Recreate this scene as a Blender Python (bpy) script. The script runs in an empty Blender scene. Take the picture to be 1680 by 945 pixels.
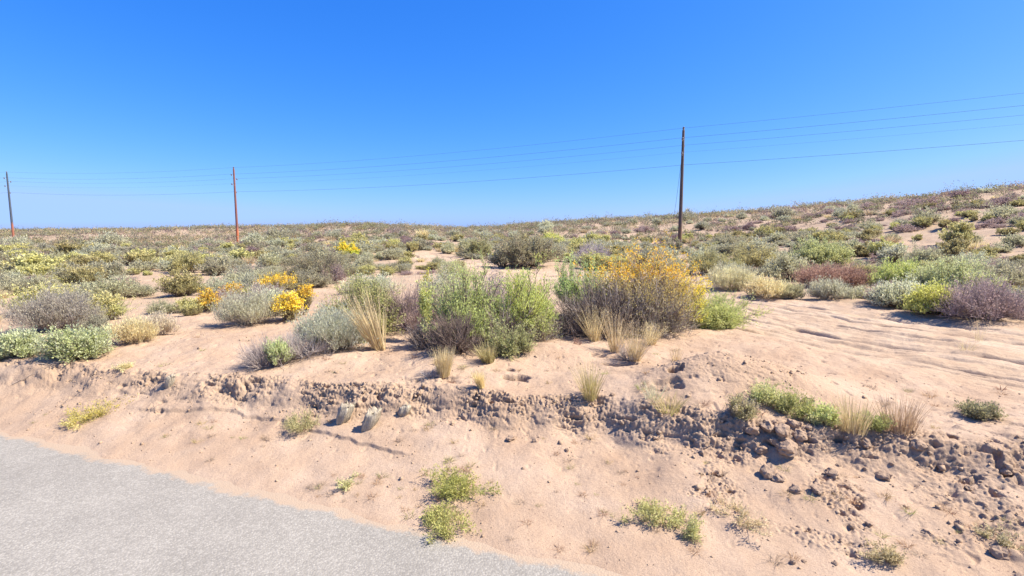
import bpy, math, random
import numpy as np
from mathutils import Vector
R = math.radians
scene = bpy.context.scene
COL = scene.collection
PI = math.pi

# ------------------------------------------------------------------ camera numbers (photo is 1680 x 945)
PITCH = R(6.2); FPX = 840.0; EYE = 2.5
cP, sP = math.cos(PITCH), math.sin(PITCH)
def ray(px, py):
    a, b = px - 840.0, py - 472.5
    return np.array([a, FPX * cP - b * sP, -(FPX * sP + b * cP)]) / FPX
def project(x, y, z):
    dz = z - EYE
    f = y * cP - dz * sP; u = y * sP + dz * cP
    return 840 + FPX * x / f, 472.5 - FPX * u / f

# ------------------------------------------------------------------ noise
def _h(ix, iy, seed):
    n = (ix.astype(np.int64) * 374761393 + iy.astype(np.int64) * 668265263 + seed * 144269504) & 0xFFFFFFFF
    n = ((n ^ (n >> 13)) * 1274126177) & 0xFFFFFFFF
    n = ((n ^ (n >> 15)) * 2246822519) & 0xFFFFFFFF
    return ((n ^ (n >> 16)) & 0xFFFFFF) / float(0xFFFFFF)
def noise(x, y, seed=0):
    x = np.asarray(x, float); y = np.asarray(y, float)
    ix, iy = np.floor(x), np.floor(y); fx, fy = x - ix, y - iy
    ux, uy = fx * fx * fx * (fx * (fx * 6 - 15) + 10), fy * fy * fy * (fy * (fy * 6 - 15) + 10)
    def g(dx, dy):
        a = _h(ix + dx, iy + dy, seed) * 2 * PI
        return np.cos(a) * (fx - dx) + np.sin(a) * (fy - dy)
    a, b, c, d = g(0, 0), g(1, 0), g(0, 1), g(1, 1)
    return 1.5 * ((a + (b - a) * ux) + ((c + (d - c) * ux) - (a + (b - a) * ux)) * uy)
def fbm(x, y, scale, seed, octv=3, gain=0.5):
    s = 0; amp = 1.0; f = 1.0 / scale
    for o in range(octv):
        s = s + amp * noise(x * f, y * f, seed + o * 17); amp *= gain; f *= 2.03
    return s
def sstep(a, b, v):
    t = np.clip((v - a) / (b - a), 0, 1); return t * t * (3 - 2 * t)

# ------------------------------------------------------------------ terrain
E0 = np.array([0.85, 3.5]); DS = np.array([0.935, -0.355]); DN = np.array([0.355, 0.935])
def sd(x, y):
    return (x - E0[0]) * DS[0] + (y - E0[1]) * DS[1], (x - E0[0]) * DN[0] + (y - E0[1]) * DN[1]
def at_z(px, py, z):
    r = ray(px, py); k = (z - EYE) / r[2]; return r[0] * k, r[1] * k

rk = np.array([3, 6, 10, 15, 22, 32, 45, 65, 90, 120, 160, 220, 300, 500, 4000.])
cols = [
 (0,    [.42,.45,.50,.58,.70,.88,1.05,1.22,1.45,1.75,2.5,4.35,4.3,3.2,1.0]),
 (400,  [.50,.52,.62,.68,.75,.82,.92,1.05,1.5,2.9,4.6,4.7,4.2,3.0,1.0]),
 (560,  [.55,.60,.72,.80,.92,1.15,1.65,2.7,4.2,4.5,4.5,4.2,3.8,3.0,1.0]),
 (770,  [.55,.62,.80,.85,.95,1.10,1.4,1.9,2.9,3.75,3.9,3.6,3.2,2.5,1.0]),
 (900,  [.55,.62,.82,.84,.90,1.15,1.6,2.7,4.3,5.25,5.5,5.0,4.5,3.5,1.0]),
 (1120, [.55,.62,.80,.78,.85,1.10,1.58,3.3,5.5,6.2,6.2,6.0,5.0,4.0,1.0]),
 (1400, [.55,.62,.72,.75,.90,1.75,3.1,5.1,7.1,7.8,8.0,7.5,7.0,5.0,1.0]),
 (1680, [.50,.58,.68,.80,1.10,2.4,4.2,6.4,8.3,9.0,9.3,9.0,8.0,6.0,1.0]),
]
TH = np.linspace(-60, 60, 241); LR = np.linspace(math.log(3), math.log(4000), 320)
_tk = np.degrees(np.arctan((np.array([c[0] for c in cols]) - 840) / 840.0))
_tab = np.array([np.interp(LR, np.log(rk), c[1]) for c in cols])
TAB = np.array([np.interp(TH, _tk, _tab[:, j]) for j in range(len(LR))]).T
def _blur(a, ax, n, w):
    k = np.exp(-0.5 * (np.arange(-n, n + 1) / w) ** 2); k /= k.sum()
    p = np.pad(a, [(n, n) if i == ax else (0, 0) for i in (0, 1)], mode='edge')
    return np.apply_along_axis(lambda v: np.convolve(v, k, 'valid'), ax, p)
TAB = _blur(_blur(TAB, 0, 14, 6.0), 1, 8, 3.0)
def plateau(x, y):
    th = np.clip(np.degrees(np.arctan2(x, y)), -60, 60); lr = np.clip(np.log(np.hypot(x, y) + 1e-6), LR[0], LR[-1])
    a = (th + 60) / 120 * 240; b = (lr - LR[0]) / (LR[-1] - LR[0]) * 319
    i = np.clip(a.astype(int), 0, 239); j = np.clip(b.astype(int), 0, 318); fa, fb = a - i, b - j
    return (TAB[i, j] * (1 - fa) * (1 - fb) + TAB[i + 1, j] * fa * (1 - fb) + TAB[i, j + 1] * (1 - fa) * fb + TAB[i + 1, j + 1] * fa * fb)

crest_px = [(0, 588), (120, 592), (230, 604), (330, 612), (420, 620), (520, 628), (600, 638), (720, 643), (850, 655), (1000, 662), (1100, 683), (1200, 695), (1290, 702), (1450, 712), (1560, 722), (1680, 735)]
_c = sorted([tuple(float(v) for v in sd(*at_z(px, py, 0.56))) for px, py in crest_px])
CS = np.array([c[0] for c in _c]); CD = np.array([c[1] for c in _c])
ledge_px = [(230, 683), (380, 690), (470, 705), (560, 728), (660, 752)]
_l = sorted([tuple(float(v) for v in sd(*at_z(px, py, 0.12))) for px, py in ledge_px])
LS = np.array([c[0] for c in _l]); LD = np.array([c[1] for c in _l])

TRK = np.array([(30, -8, 3.4), (16, 1.5, 3.2), (10.5, 5, 3.0), (7.6, 7.7, 2.7), (6.3, 10, 2.3), (4.9, 13, 2.1), (2.8, 17, 1.9), (.5, 21, 1.7), (-2.5, 25.5, 1.4), (-6, 32, 1.1)], float)
_t = np.linspace(0, 9, 46); TRKS = np.stack([np.interp(_t, np.arange(10), TRK[:, k]) for k in range(3)], 1)
for _ in range(3): TRKS[1:-1] = (TRKS[:-2] + 2 * TRKS[1:-1] + TRKS[2:]) / 4
def track(x, y):
    """signed offset from the dirt track's centre line, its arc length, its half width there"""
    best = np.full(x.shape, 1e9); off = np.zeros(x.shape); arc = np.zeros(x.shape); hw = np.ones(x.shape); L = 0.
    for i in range(len(TRKS) - 1):
        ax, ay, aw = TRKS[i]; bx, by, bw = TRKS[i + 1]; dx, dy = bx - ax, by - ay; l = math.hypot(dx, dy)
        t = np.clip(((x - ax) * dx + (y - ay) * dy) / l / l, 0, 1)
        ex, ey = x - ax - t * dx, y - ay - t * dy; d = np.hypot(ex, ey); m = d < best
        sg = np.sign((x - ax) * dy - (y - ay) * dx)
        best = np.where(m, d, best); off = np.where(m, d * sg, off); arc = np.where(m, L + t * l, arc); hw = np.where(m, aw + (bw - aw) * t, hw); L += l
    return off, arc, hw
# hollows and mounds on the plateau: (px, py, z guess, radius along x, radius along y, height)
_b = [(850, 612, .72, .20, .10, -.16), (835, 600, .74, .10, .06, -.05), (1020, 578, .85, .26, .10, -.16), (990, 568, .85, .2, .07, -.08), (1060, 600, .8, .18, .12, -.10),
      (1100, 606, .8, .12, .08, -.10), (1110, 620, .8, .10, .08, -.10), (1090, 640, .72, .25, .10, -.08), (1010, 645, .72, .10, .05, -.03),
      (1190, 588, 1.0, 1.05, .50, .36), (1290, 620, .8, .9, .6, .06), (760, 575, .85, .9, .6, .08), (910, 565, .85, .5, .4, .08), (960, 610, .75, .5, .4, .05),
      (560, 590, .62, .9, .5, .06), (330, 560, .6, 1.2, .5, .05), (700, 630, .62, .5, .2, -.03)]
BUMPS = [(*at_z(p, q, z), rx, ry, hh) for p, q, z, rx, ry, hh in _b]

FIX = []
def height(x, y, detail=True, crumb_out=None, disp_out=None):
    x = np.atleast_1d(np.asarray(x, float)); y = np.atleast_1d(np.asarray(y, float))
    r = np.hypot(x, y); s, d = sd(x, y)
    P = plateau(x, y)
    far = sstep(12, 40, r)
    P = P + far * (0.16 * fbm(x, y, 9.0, 5, 2) + 0.07 * fbm(x, y, 2.4, 9, 2)) - .0062 * r * sstep(45, 110, r) * (1 - .6 * np.exp(-((np.arctan2(x, y) + .35) / .12) ** 2)) * (1 - sstep(400, 900, r)) + 0.9 * sstep(70, 140, r) * noise(x / 34, y / 34, 77) * (1 - sstep(250, 500, r)) * .5
    for cx, cy, cr_, dz in FIX: P = P + dz * np.exp(-((x - cx) ** 2 + (y - cy) ** 2) / cr_ ** 2)
    near = r < 48
    crumb = np.zeros_like(x); disp = np.zeros_like(x)
    if near.any():
        X, Y, S, D, RR = x[near], y[near], s[near], d[near], r[near]; p = P[near].copy()
        p += 0.05 * fbm(X, Y, 1.6, 21, 3) * sstep(0, 2, D)
        soil = np.zeros_like(X)
        for bx, by, rx, ry, hh in BUMPS:
            q = ((X - bx) / rx) ** 2 + ((Y - by) / ry) ** 2
            if hh < 0:
                mk = 1 - sstep(.05, 1.25, q + .95 * noise(X / .14, Y / .09, 3)); p += hh * mk; soil = np.maximum(soil, .8 * mk)
            else:
                p += hh * np.exp(-q)
                if hh > .2: soil = np.maximum(soil, .42 * sstep(.30, .62, np.exp(-q) + .12 * noise(X / .3, Y / .3, 5)))
        off, arc, hw = track(X, Y); tm = 1 - sstep(.75, 1.05, np.abs(off) / hw)
        tm = tm * sstep(1.8, 3.2, D)
        p -= tm * (.05 + .10 * np.exp(-((X - 4.5) ** 2 + (Y - 9.2) ** 2) / 4))
        rut = 0
        for o, w, dep in ((-2.2, .07, .035), (-1.75, .09, .055), (-1.2, .06, .04), (-.75, .11, .08), (-.35, .05, .03), (.1, .07, .04), (.95, .10, .07), (1.35, .05, .03), (1.7, .09, .06), (2.15, .06, .03)):
            wob = .18 * noise(arc / 2.5 + o * 7, arc * 0 + o, 31)
            rut = rut - dep * np.exp(-((off - o - wob) / w) ** 2) * (0.55 + .8 * noise(arc / .55, arc * 0 + o * 5, 33))
        for o, ww, dep in ((-1.75, .045, .08), (-.7, .05, .10), (.15, .04, .07), (1.0, .05, .10), (1.75, .045, .08)):
            wob = .18 * noise(arc / 2.5 + o * 7, arc * 0 + o, 31)
            rut = rut - dep * np.exp(-((off - o - wob) / ww) ** 2) * sstep(-.05, .25, noise(arc / 1.1 + o * 3, arc * 0 + o, 37))
        p += tm * rut
        if detail:
            p += .015 * fbm(X, Y, .30, 41, 4) + tm * (.020 * noise(off / .13, arc / 1.3, 44) + .010 * noise(off / .05, arc / .5, 45))
            pk = noise(X / .11, Y / .11, 52); p -= .02 * np.clip(pk - .48, 0, 1) * 3 * (1 - .5 * tm)
        # bank
        dc = np.interp(S, CS, CD); zone = sstep(1.9, 3.0, S)
        left = 1 - sstep(-6.3, -4.8, S)
        if detail:
            dc = dc + .09 * fbm(S, D, .6, 61, 2) + .022 * noise(S / .2, D / .2, 66)
        hc = .18 - .06 * zone - .09 * left + .05 * noise(S / .8, S * 0, 81)
        ap = np.clip(D, 0, 9) / np.maximum(dc, .5)
        apron = -.045 + .05 * sstep(-.25, .05, D) + (p - hc) * np.clip(ap, 0, 1) ** 1.15 * .95
        if detail:
            apron += .04 * fbm(S, D, .45, 90, 2) * sstep(-.05, .3, D) * .5 - .012 * (1 - sstep(-.2, .2, D))
            apron += .022 * fbm(S, D, .6, 93, 3) * (1 - sstep(.0, .4, np.abs(D)))
            # thin eroded ledge in the sand
            m = sstep(LS[0] - .2, LS[0] + .1, S) * (1 - sstep(LS[-1] - .1, LS[-1] + .2, S))
            ld = np.interp(S, LS, LD) + .03 * noise(S / .15, S * 0, 97)
            apron += -.030 * m * (1 - sstep(-.008, .008, D - ld)) * sstep(-.5, -.1, D - ld) 
        w = .34 + .12 * zone + .06 * left + (.10 * noise(S / .5, D / .5, 101) if detail else 0)
        k = sstep(-w, .02, D - dc); 
        z = apron * (1 - k) + p * k
        cb = sstep(-.50 - .1 * zone, -.05, D - dc + .16 * noise(S / .35, D / .35, 111)) * (1 - sstep(-.02, .06, D - dc))
        cz = zone * sstep(.3, .8, D) * (1 - sstep(0, .12, D - dc)) * sstep(-.15, .35, noise(S / .5, D / .5, 113) + .15)
        c2 = sstep(.0, .5, S) * sstep(.45, .9, D) * (1 - sstep(0, .1, D - dc)) * sstep(.05, .5, noise(S / .45, D / .3, 117))
        cl = left * sstep(-1.1, -.2, D - dc) * (1 - sstep(0, .3, D - dc)) * .5 * sstep(0, .4, noise(S / .3, D / .15, 119))
        cb = cb * (.25 + .75 * sstep(-.75, -.05, noise(S / .7, D / .5, 133) - .15 * left))
        c = np.clip(np.maximum.reduce([cb * (1 - .35 * zone), cz * .8, c2 * .8, cl, soil * sstep(0, .2, D - dc) * .8]), 0, 1)
        if detail:
            U = D * .75 + z * 1.3
            n1 = np.abs(noise(S / .13, U / .11, 121)); n2 = np.abs(noise(S / .055, U / .05, 123)); n3 = noise(S / .026, U / .024, 125)
            dn = c * (.030 * (n1 - .25) + .030 * (n2 - .25) + .018 * n3) + c * .04 * noise(S / .3, U / .22, 127)
            dn -= c * .13 * np.clip(noise(S / .15, U / .10, 129) - .40, 0, 1) * 1.6
            lump = np.clip(noise(X / .17, Y / .13, 131) - .25, 0, 1) * zone * sstep(.3, .7, D) * (1 - sstep(.2, .8, D - dc))
            z += .09 * lump
            z -= .13 * np.clip(noise(X / .15, Y / .10, 137) - .40, 0, 1) * np.clip(zone + .5 * c, 0, 1) * sstep(.4, .8, D) * (1 - sstep(0, .3, D - dc)) * 1.6
            disp[near] = dn
        other = sstep(-7.3, -6.9, -D * -1.0)
        z = np.where(D < -6.6, -.045 + .06 * sstep(6.8, 7.4, -D), z)
        P = P.copy(); P[near] = z; crumb[near] = np.maximum(c, 0)
    if (~near).any():
        m = ~near & (d < 2); k = sstep(0, 2, d[m]); P[m] = np.where(d[m] < -6.6, -.045 + .06 * sstep(6.8, 7.4, -d[m]), -.045 * (1 - k) + P[m] * k)
    if crumb_out is not None: crumb_out.append(crumb)
    if disp_out is not None: disp_out.append(disp)
    return P
def H(x, y): return float(height(x, y)[0])
for _x, _y, _z, _r in ((14.35, 44.0, 1.45, 9), (-36.8, 69.0, .9, 13), (-81.4, 84.0, 1.75, 16)):     # ground level at the feet of the poles
    FIX.append((_x, _y, _r, _z - H(_x, _y)))
TS = np.geomspace(2.2, 420, 420)
def at(px, py):
    r = ray(px, py); T = TS
    for _ in range(2):
        q = T[:, None] * r[None]; z = height(q[:, 0], q[:, 1], detail=False); below = np.nonzero(q[:, 2] + EYE < z)[0]; i = below[0] if len(below) else len(T) - 1
        T = np.linspace(T[max(i - 1, 0)], T[i], 12)
    x, y = r[0] * T[-1], r[1] * T[-1]; return x, y, H(x, y)

# ------------------------------------------------------------------ mesh helpers
def quads_mesh(name, V, Q, col=None, mats=(), mi=None, smooth=False):
    me = bpy.data.meshes.new(name); V = np.asarray(V, np.float32); Q = np.asarray(Q, np.int32)
    me.vertices.add(len(V)); me.vertices.foreach_set('co', V.ravel())
    me.loops.add(Q.size); me.loops.foreach_set('vertex_index', Q.ravel())
    me.polygons.add(len(Q)); me.polygons.foreach_set('loop_start', np.arange(0, Q.size, 4, dtype=np.int32))
    me.polygons.foreach_set('loop_total', np.full(len(Q), 4, np.int32))
    if smooth: me.polygons.foreach_set('use_smooth', np.ones(len(Q), bool))
    if mi is not None: me.polygons.foreach_set('material_index', np.asarray(mi, np.int32))
    me.update(calc_edges=True)
    if col is not None:
        a = me.color_attributes.new('Col', 'FLOAT_COLOR', 'POINT'); c = np.ones((len(V), 4), np.float32); c[:, :3] = col; a.data.foreach_set('color', c.ravel())
    for m in mats: me.materials.append(m)
    return me
def link(name, me, parent=None, loc=(0, 0, 0)):
    o = bpy.data.objects.new(name, me); COL.objects.link(o); o.location = loc
    if parent: o.parent = parent
    return o
def tag(o, label=None, cat=None, group=None, kind=None):
    for k, v in (('label', label), ('category', cat), ('group', group), ('kind', kind)):
        if v: o[k] = v
    return o
def empty(name, loc, label, cat, group=None, rz=0):
    o = bpy.data.objects.new(name, None); COL.objects.link(o); o.location = loc; o.rotation_euler = (0, 0, rz); o.empty_display_size = .2
    return tag(o, label, cat, group)
def norm(v): return v / (np.linalg.norm(v, axis=-1, keepdims=True) + 1e-9)

class Buf:
    def __init__(s): s.V = []; s.Q = []; s.C = []; s.n = 0
    def add(s, V, Q, C):
        s.V.append(V); s.Q.append(Q + s.n); s.C.append(np.broadcast_to(C, V.shape) if np.ndim(C) == 1 else C); s.n += len(V)
    def get(s): return np.concatenate(s.V), np.concatenate(s.Q), np.concatenate(s.C)
def tubes(P, Rd, col, sides=3):
    """P (B,K,3) polylines, Rd (B,K) radii, col (3,) or (B,3)"""
    B, K, _ = P.shape; T = norm(np.gradient(P, axis=1)); ref = np.where(np.abs(T[..., 2:3]) > .9, [1., 0, 0], [0, 0, 1.])
    U = norm(np.cross(T, ref)); W = np.cross(T, U); a = np.arange(sides) * 2 * PI / sides
    V = P[:, :, None] + Rd[:, :, None, None] * (np.cos(a)[None, None, :, None] * U[:, :, None] + np.sin(a)[None, None, :, None] * W[:, :, None])
    idx = np.arange(B * K * sides).reshape(B, K, sides); n = np.roll(idx, -1, 2)
    Q = np.stack([idx[:, :-1], n[:, :-1], n[:, 1:], idx[:, 1:]], -1).reshape(-1, 4)
    C = np.broadcast_to(np.asarray(col, float).reshape(-1, 1, 1, 3) if np.ndim(col) == 2 else np.asarray(col, float), (B, K, sides, 3)).reshape(-1, 3)
    return V.reshape(-1, 3), Q, C
def ribbons(P, Wd, side, col):
    B, K, _ = P.shape; o = side[:, None] * Wd[..., None] * .5
    V = np.stack([P - o, P + o], 2); idx = np.arange(B * K * 2).reshape(B, K, 2)
    Q = np.stack([idx[:, :-1, 0], idx[:, :-1, 1], idx[:, 1:, 1], idx[:, 1:, 0]], -1).reshape(-1, 4)
    C = np.broadcast_to(col[:, None, None], (B, K, 2, 3)).reshape(-1, 3)
    return V.reshape(-1, 3), Q, C
def leaves(c, d, L, W, side, col):
    n = len(c); L = np.broadcast_to(L, n)[:, None]; W = np.broadcast_to(W, n)[:, None]
    nv = norm(np.cross(d, side)); sv = np.cross(nv, d)
    V = np.stack([c, c + d * L * .45 + sv * W * .5 + nv * W * .12, c + d * L, c + d * L * .45 - sv * W * .5 + nv * W * .12], 1).reshape(-1, 3)
    return V, np.arange(n * 4).reshape(-1, 4), np.repeat(col, 4, 0)
def rsph(rng, n): return norm(rng.normal(size=(n, 3)))
def pick(rng, pal, n, j=.12):
    pal = np.asarray(pal, float); t = rng.random((n, 1)); i = rng.integers(0, len(pal), n); k = rng.integers(0, len(pal), n)
    return np.clip((pal[i] * t + pal[k] * (1 - t)) * (1 + j * rng.normal(size=(n, 1))), .01, .95)

# ------------------------------------------------------------------ materials
def mat(name):
    m = bpy.data.materials.new(name); m.use_nodes = True; nt = m.node_tree; nt.nodes.clear()
    out = nt.nodes.new('ShaderNodeOutputMaterial'); b = nt.nodes.new('ShaderNodeBsdfPrincipled'); nt.links.new(b.outputs[0], out.inputs[0])
    def N(t, **kw):
        n = nt.nodes.new(t)
        for k, v in kw.items():
            if k in n.inputs: n.inputs[k].default_value = v
            else: setattr(n, k, v)
        return n
    return m, nt, N, b, out
def mixc(nt, N, fac, a, b, mode='MIX'):
    n = N('ShaderNodeMix', data_type='RGBA', blend_type=mode)
    for i, v in ((0, fac), (6, a), (7, b)):
        if hasattr(v, 'links') or hasattr(v, 'is_linked'): nt.links.new(v, n.inputs[i])
        else: n.inputs[i].default_value = v if i == 0 else (*v, 1) if len(v) == 3 else v
    return n.outputs[2]
def ramp(nt, N, src, stops):
    n = N('ShaderNodeValToRGB'); nt.links.new(src, n.inputs[0]); e = n.color_ramp.elements
    while len(e) > len(stops): e.remove(e[-1])
    while len(e) < len(stops): e.new(.5)
    for i, (p, c) in enumerate(stops): e[i].position = p; e[i].color = (c, c, c, 1) if not hasattr(c, '__len__') else (*c, 1)
    return n.outputs[0]
def nz(nt, N, co, scale, detail=4, rough=.6, dist=0):
    n = N('ShaderNodeTexNoise', Scale=scale, Detail=detail, Roughness=rough, Distortion=dist); nt.links.new(co, n.inputs['Vector']); return n.outputs[0]

def plant_material(name, transl=.35, rough=.75):
    m, nt, N, b, out = mat(name)
    at_ = N('ShaderNodeAttribute', attribute_name='Col'); oi = N('ShaderNodeObjectInfo')
    hs = N('ShaderNodeHueSaturation'); nt.links.new(at_.outputs[0], hs.inputs['Color'])
    mr = N('ShaderNodeMapRange'); nt.links.new(oi.outputs['Random'], mr.inputs[0]); mr.inputs[3].default_value = .82; mr.inputs[4].default_value = 1.2
    nt.links.new(mr.outputs[0], hs.inputs['Value'])
    m2 = N('ShaderNodeMath', operation='MULTIPLY_ADD'); nt.links.new(oi.outputs['Random'], m2.inputs[0]); m2.inputs[1].default_value = .03; m2.inputs[2].default_value = .485
    nt.links.new(m2.outputs[0], hs.inputs['Hue'])
    nt.links.new(hs.outputs[0], b.inputs['Base Color']); b.inputs['Roughness'].default_value = rough; b.inputs['Specular IOR Level'].default_value = .2
    if transl:
        t = N('ShaderNodeBsdfTranslucent'); nt.links.new(hs.outputs[0], t.inputs[0]); mx = N('ShaderNodeMixShader'); mx.inputs[0].default_value = transl
        nt.links.new(b.outputs[0], mx.inputs[1]); nt.links.new(t.outputs[0], mx.inputs[2]); nt.links.new(mx.outputs[0], out.inputs[0])
    return m
M_LEAF = plant_material('leaf', .45); M_WOOD = plant_material('twig_wood', 0, .85); M_FLOWER = plant_material('flower', .3); M_BLADE = plant_material('grass_blade', .35)

def sand_material():
    m, nt, N, b, out = mat('sand')
    tc = N('ShaderNodeTexCoord'); co = tc.outputs['Object']
    base = ramp(nt, N, nz(nt, N, co, 1.3, 5, .6), [(.28, (.335, .226, .150)), (.5, (.390, .277, .192)), (.74, (.435, .325, .240))])
    big = ramp(nt, N, nz(nt, N, co, .12, 3), [(.35, 0.), (.65, 1.)])
    base = mixc(nt, N, ramp(nt, N, big, [(0., 0.), (1., .35)]), base, (.385, .258, .165))
    fine = ramp(nt, N, nz(nt, N, co, 95, 3, .7), [(.25, .74), (.5, 1.0), (.75, 1.18)])
    base = mixc(nt, N, 1.0, base, fine, 'MULTIPLY')
    pa = N('ShaderNodeAttribute', attribute_name='packed'); base = mixc(nt, N, pa.outputs['Fac'], base, (1.07, 1.10, 1.10), 'MULTIPLY')
    ca = N('ShaderNodeAttribute', attribute_name='crumb')
    soil = ramp(nt, N, nz(nt, N, co, 26, 5, .7), [(.3, (.28, .19, .13)), (.55, (.355, .25, .17)), (.75, (.385, .28, .195))])
    cm = N('ShaderNodeMath', operation='MULTIPLY'); cm.inputs[1].default_value = .62; nt.links.new(ca.outputs['Fac'], cm.inputs[0])
    base = mixc(nt, N, cm.outputs[0], base, soil)
    # small dark grit and bits of litter lying on the sand
    v = N('ShaderNodeTexVoronoi', Scale=17.0); nt.links.new(co, v.inputs['Vector'])
    sp = ramp(nt, N, v.outputs['Distance'], [(.10, 1.), (.16, 0.)])
    gate = ramp(nt, N, nz(nt, N, co, 1.6, 3), [(.44, 0.), (.60, .8)])
    g = N('ShaderNodeMath', operation='MULTIPLY'); nt.links.new(sp, g.inputs[0]); nt.links.new(gate, g.inputs[1])
    base = mixc(nt, N, g.outputs[0], base, (.20, .13, .095))
    # plant litter between the shrubs
    la = N('ShaderNodeAttribute', attribute_name='litter')
    lt = ramp(nt, N, nz(nt, N, co, 7, 6, .75), [(.42, 0.), (.60, 1.)])
    g2 = N('ShaderNodeMath', operation='MULTIPLY'); nt.links.new(lt, g2.inputs[0]); nt.links.new(la.outputs['Fac'], g2.inputs[1])
    base = mixc(nt, N, g2.outputs[0], base, (.33, .25, .17))
    nt.links.new(base, b.inputs['Base Color']); b.inputs['Roughness'].default_value = .95; b.inputs['Specular IOR Level'].default_value = .1
    bump = N('ShaderNodeBump', Strength=.55, Distance=.03); nt.links.new(nz(nt, N, co, 22, 8, .72), bump.inputs['Height'])
    b2 = N('ShaderNodeBump', Strength=.35, Distance=.008); nt.links.new(nz(nt, N, co, 140, 4, .7), b2.inputs['Height']); nt.links.new(bump.outputs[0], b2.inputs['Normal'])
    nt.links.new(b2.outputs[0], b.inputs['Normal'])
    return m
M_SAND = sand_material()
def road_material():
    m, nt, N, b, out = mat('old_asphalt')
    tc = N('ShaderNodeTexCoord'); co = tc.outputs['Object']
    v = N('ShaderNodeTexVoronoi', Scale=62.0); nt.links.new(co, v.inputs['Vector'])
    chips = ramp(nt, N, v.outputs['Color'], [(.15, (.15, .137, .114)), (.55, (.28, .255, .215)), (.9, (.43, .395, .335))])
    tar = ramp(nt, N, v.outputs['Distance'], [(.3, 1.), (.75, .62)])
    base = mixc(nt, N, 1.0, chips, tar, 'MULTIPLY')
    base = mixc(nt, N, .6, base, (.290, .264, .226))
    lg = ramp(nt, N, nz(nt, N, co, .9, 5, .65), [(.3, .86), (.7, 1.1)])
    base = mixc(nt, N, 1.0, base, lg, 'MULTIPLY')
    sp = N('ShaderNodeSeparateXYZ'); nt.links.new(co, sp.inputs[0])      # object y runs across the road, 0 at its edge
    mr = N('ShaderNodeMapRange'); nt.links.new(sp.outputs[1], mr.inputs[0]); mr.inputs[1].default_value = -.30; mr.inputs[2].default_value = .14
    ad = N('ShaderNodeMath', operation='ADD'); nt.links.new(mr.outputs[0], ad.inputs[0]); nt.links.new(nz(nt, N, co, 3.0, 6, .7), ad.inputs[1])
    dust = ramp(nt, N, ad.outputs[0], [(.85, 0.), (1.5, .85)])
    base = mixc(nt, N, dust, base, (.365, .265, .18))
    nt.links.new(base, b.inputs['Base Color']); b.inputs['Roughness'].default_value = .85; b.inputs['Specular IOR Level'].default_value = .25
    bump = N('ShaderNodeBump', Strength=.6, Distance=.006); nt.links.new(v.outputs['Distance'], bump.inputs['Height']); bump.invert = True
    nt.links.new(bump.outputs[0], b.inputs['Normal'])
    return m
M_ROAD = road_material()
def simple_material(name, c1, c2, scale, rough=.85, bump=.4, stretch=None, dist=.01):
    m, nt, N, b, out = mat(name)
    tc = N('ShaderNodeTexCoord'); co = tc.outputs['Object']
    if stretch:
        mp = N('ShaderNodeMapping'); mp.inputs['Scale'].default_value = stretch; nt.links.new(co, mp.inputs[0]); co = mp.outputs[0]
    n = nz(nt, N, co, scale, 6, .7)
    nt.links.new(ramp(nt, N, n, [(.3, c1), (.7, c2)]), b.inputs['Base Color']); b.inputs['Roughness'].default_value = rough; b.inputs['Specular IOR Level'].default_value = .2
    bm = N('ShaderNodeBump', Strength=bump, Distance=dist); nt.links.new(n, bm.inputs['Height']); nt.links.new(bm.outputs[0], b.inputs['Normal'])
    return m
M_CLOD = simple_material('dirt_clod', (.30, .20, .135), (.39, .28, .195), 30, .95, .7)
M_PEB = simple_material('pebble', (.29, .20, .135), (.38, .275, .19), 9, .95, .3)
M_STUMP = simple_material('weathered_wood', (.20, .165, .125), (.56, .48, .36), 9, .9, .9, (9, 9, 1.2), .02)
M_METAL = simple_material('galvanised_steel', (.30, .31, .32), (.40, .41, .42), 20, .5, .1)
M_PORC = simple_material('insulator_porcelain', (.14, .13, .14), (.24, .23, .25), 4, .25, .0)
M_WIRE = simple_material('line_wire', (.05, .055, .065), (.08, .085, .10), 4, .5, .0)
def pole_material(name, lo, hi, foot, footz):
    m, nt, N, b, out = mat(name)
    tc = N('ShaderNodeTexCoord'); mp = N('ShaderNodeMapping'); mp.inputs['Scale'].default_value = (14, 14, .5); nt.links.new(tc.outputs['Object'], mp.inputs[0])
    n = nz(nt, N, mp.outputs[0], 2.0, 7, .7); c = ramp(nt, N, n, [(.3, lo), (.7, hi)])
    sp = N('ShaderNodeSeparateXYZ'); nt.links.new(tc.outputs['Object'], sp.inputs[0])
    mr = N('ShaderNodeMapRange'); nt.links.new(sp.outputs[2], mr.inputs[0]); mr.inputs[1].default_value = footz + .3; mr.inputs[2].default_value = footz - .3
    c = mixc(nt, N, mr.outputs[0], c, foot)
    nt.links.new(c, b.inputs['Base Color']); b.inputs['Roughness'].default_value = .8
    bm = N('ShaderNodeBump', Strength=.5, Distance=.01); nt.links.new(n, bm.inputs['Height']); nt.links.new(bm.outputs[0], b.inputs['Normal'])
    return m

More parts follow.
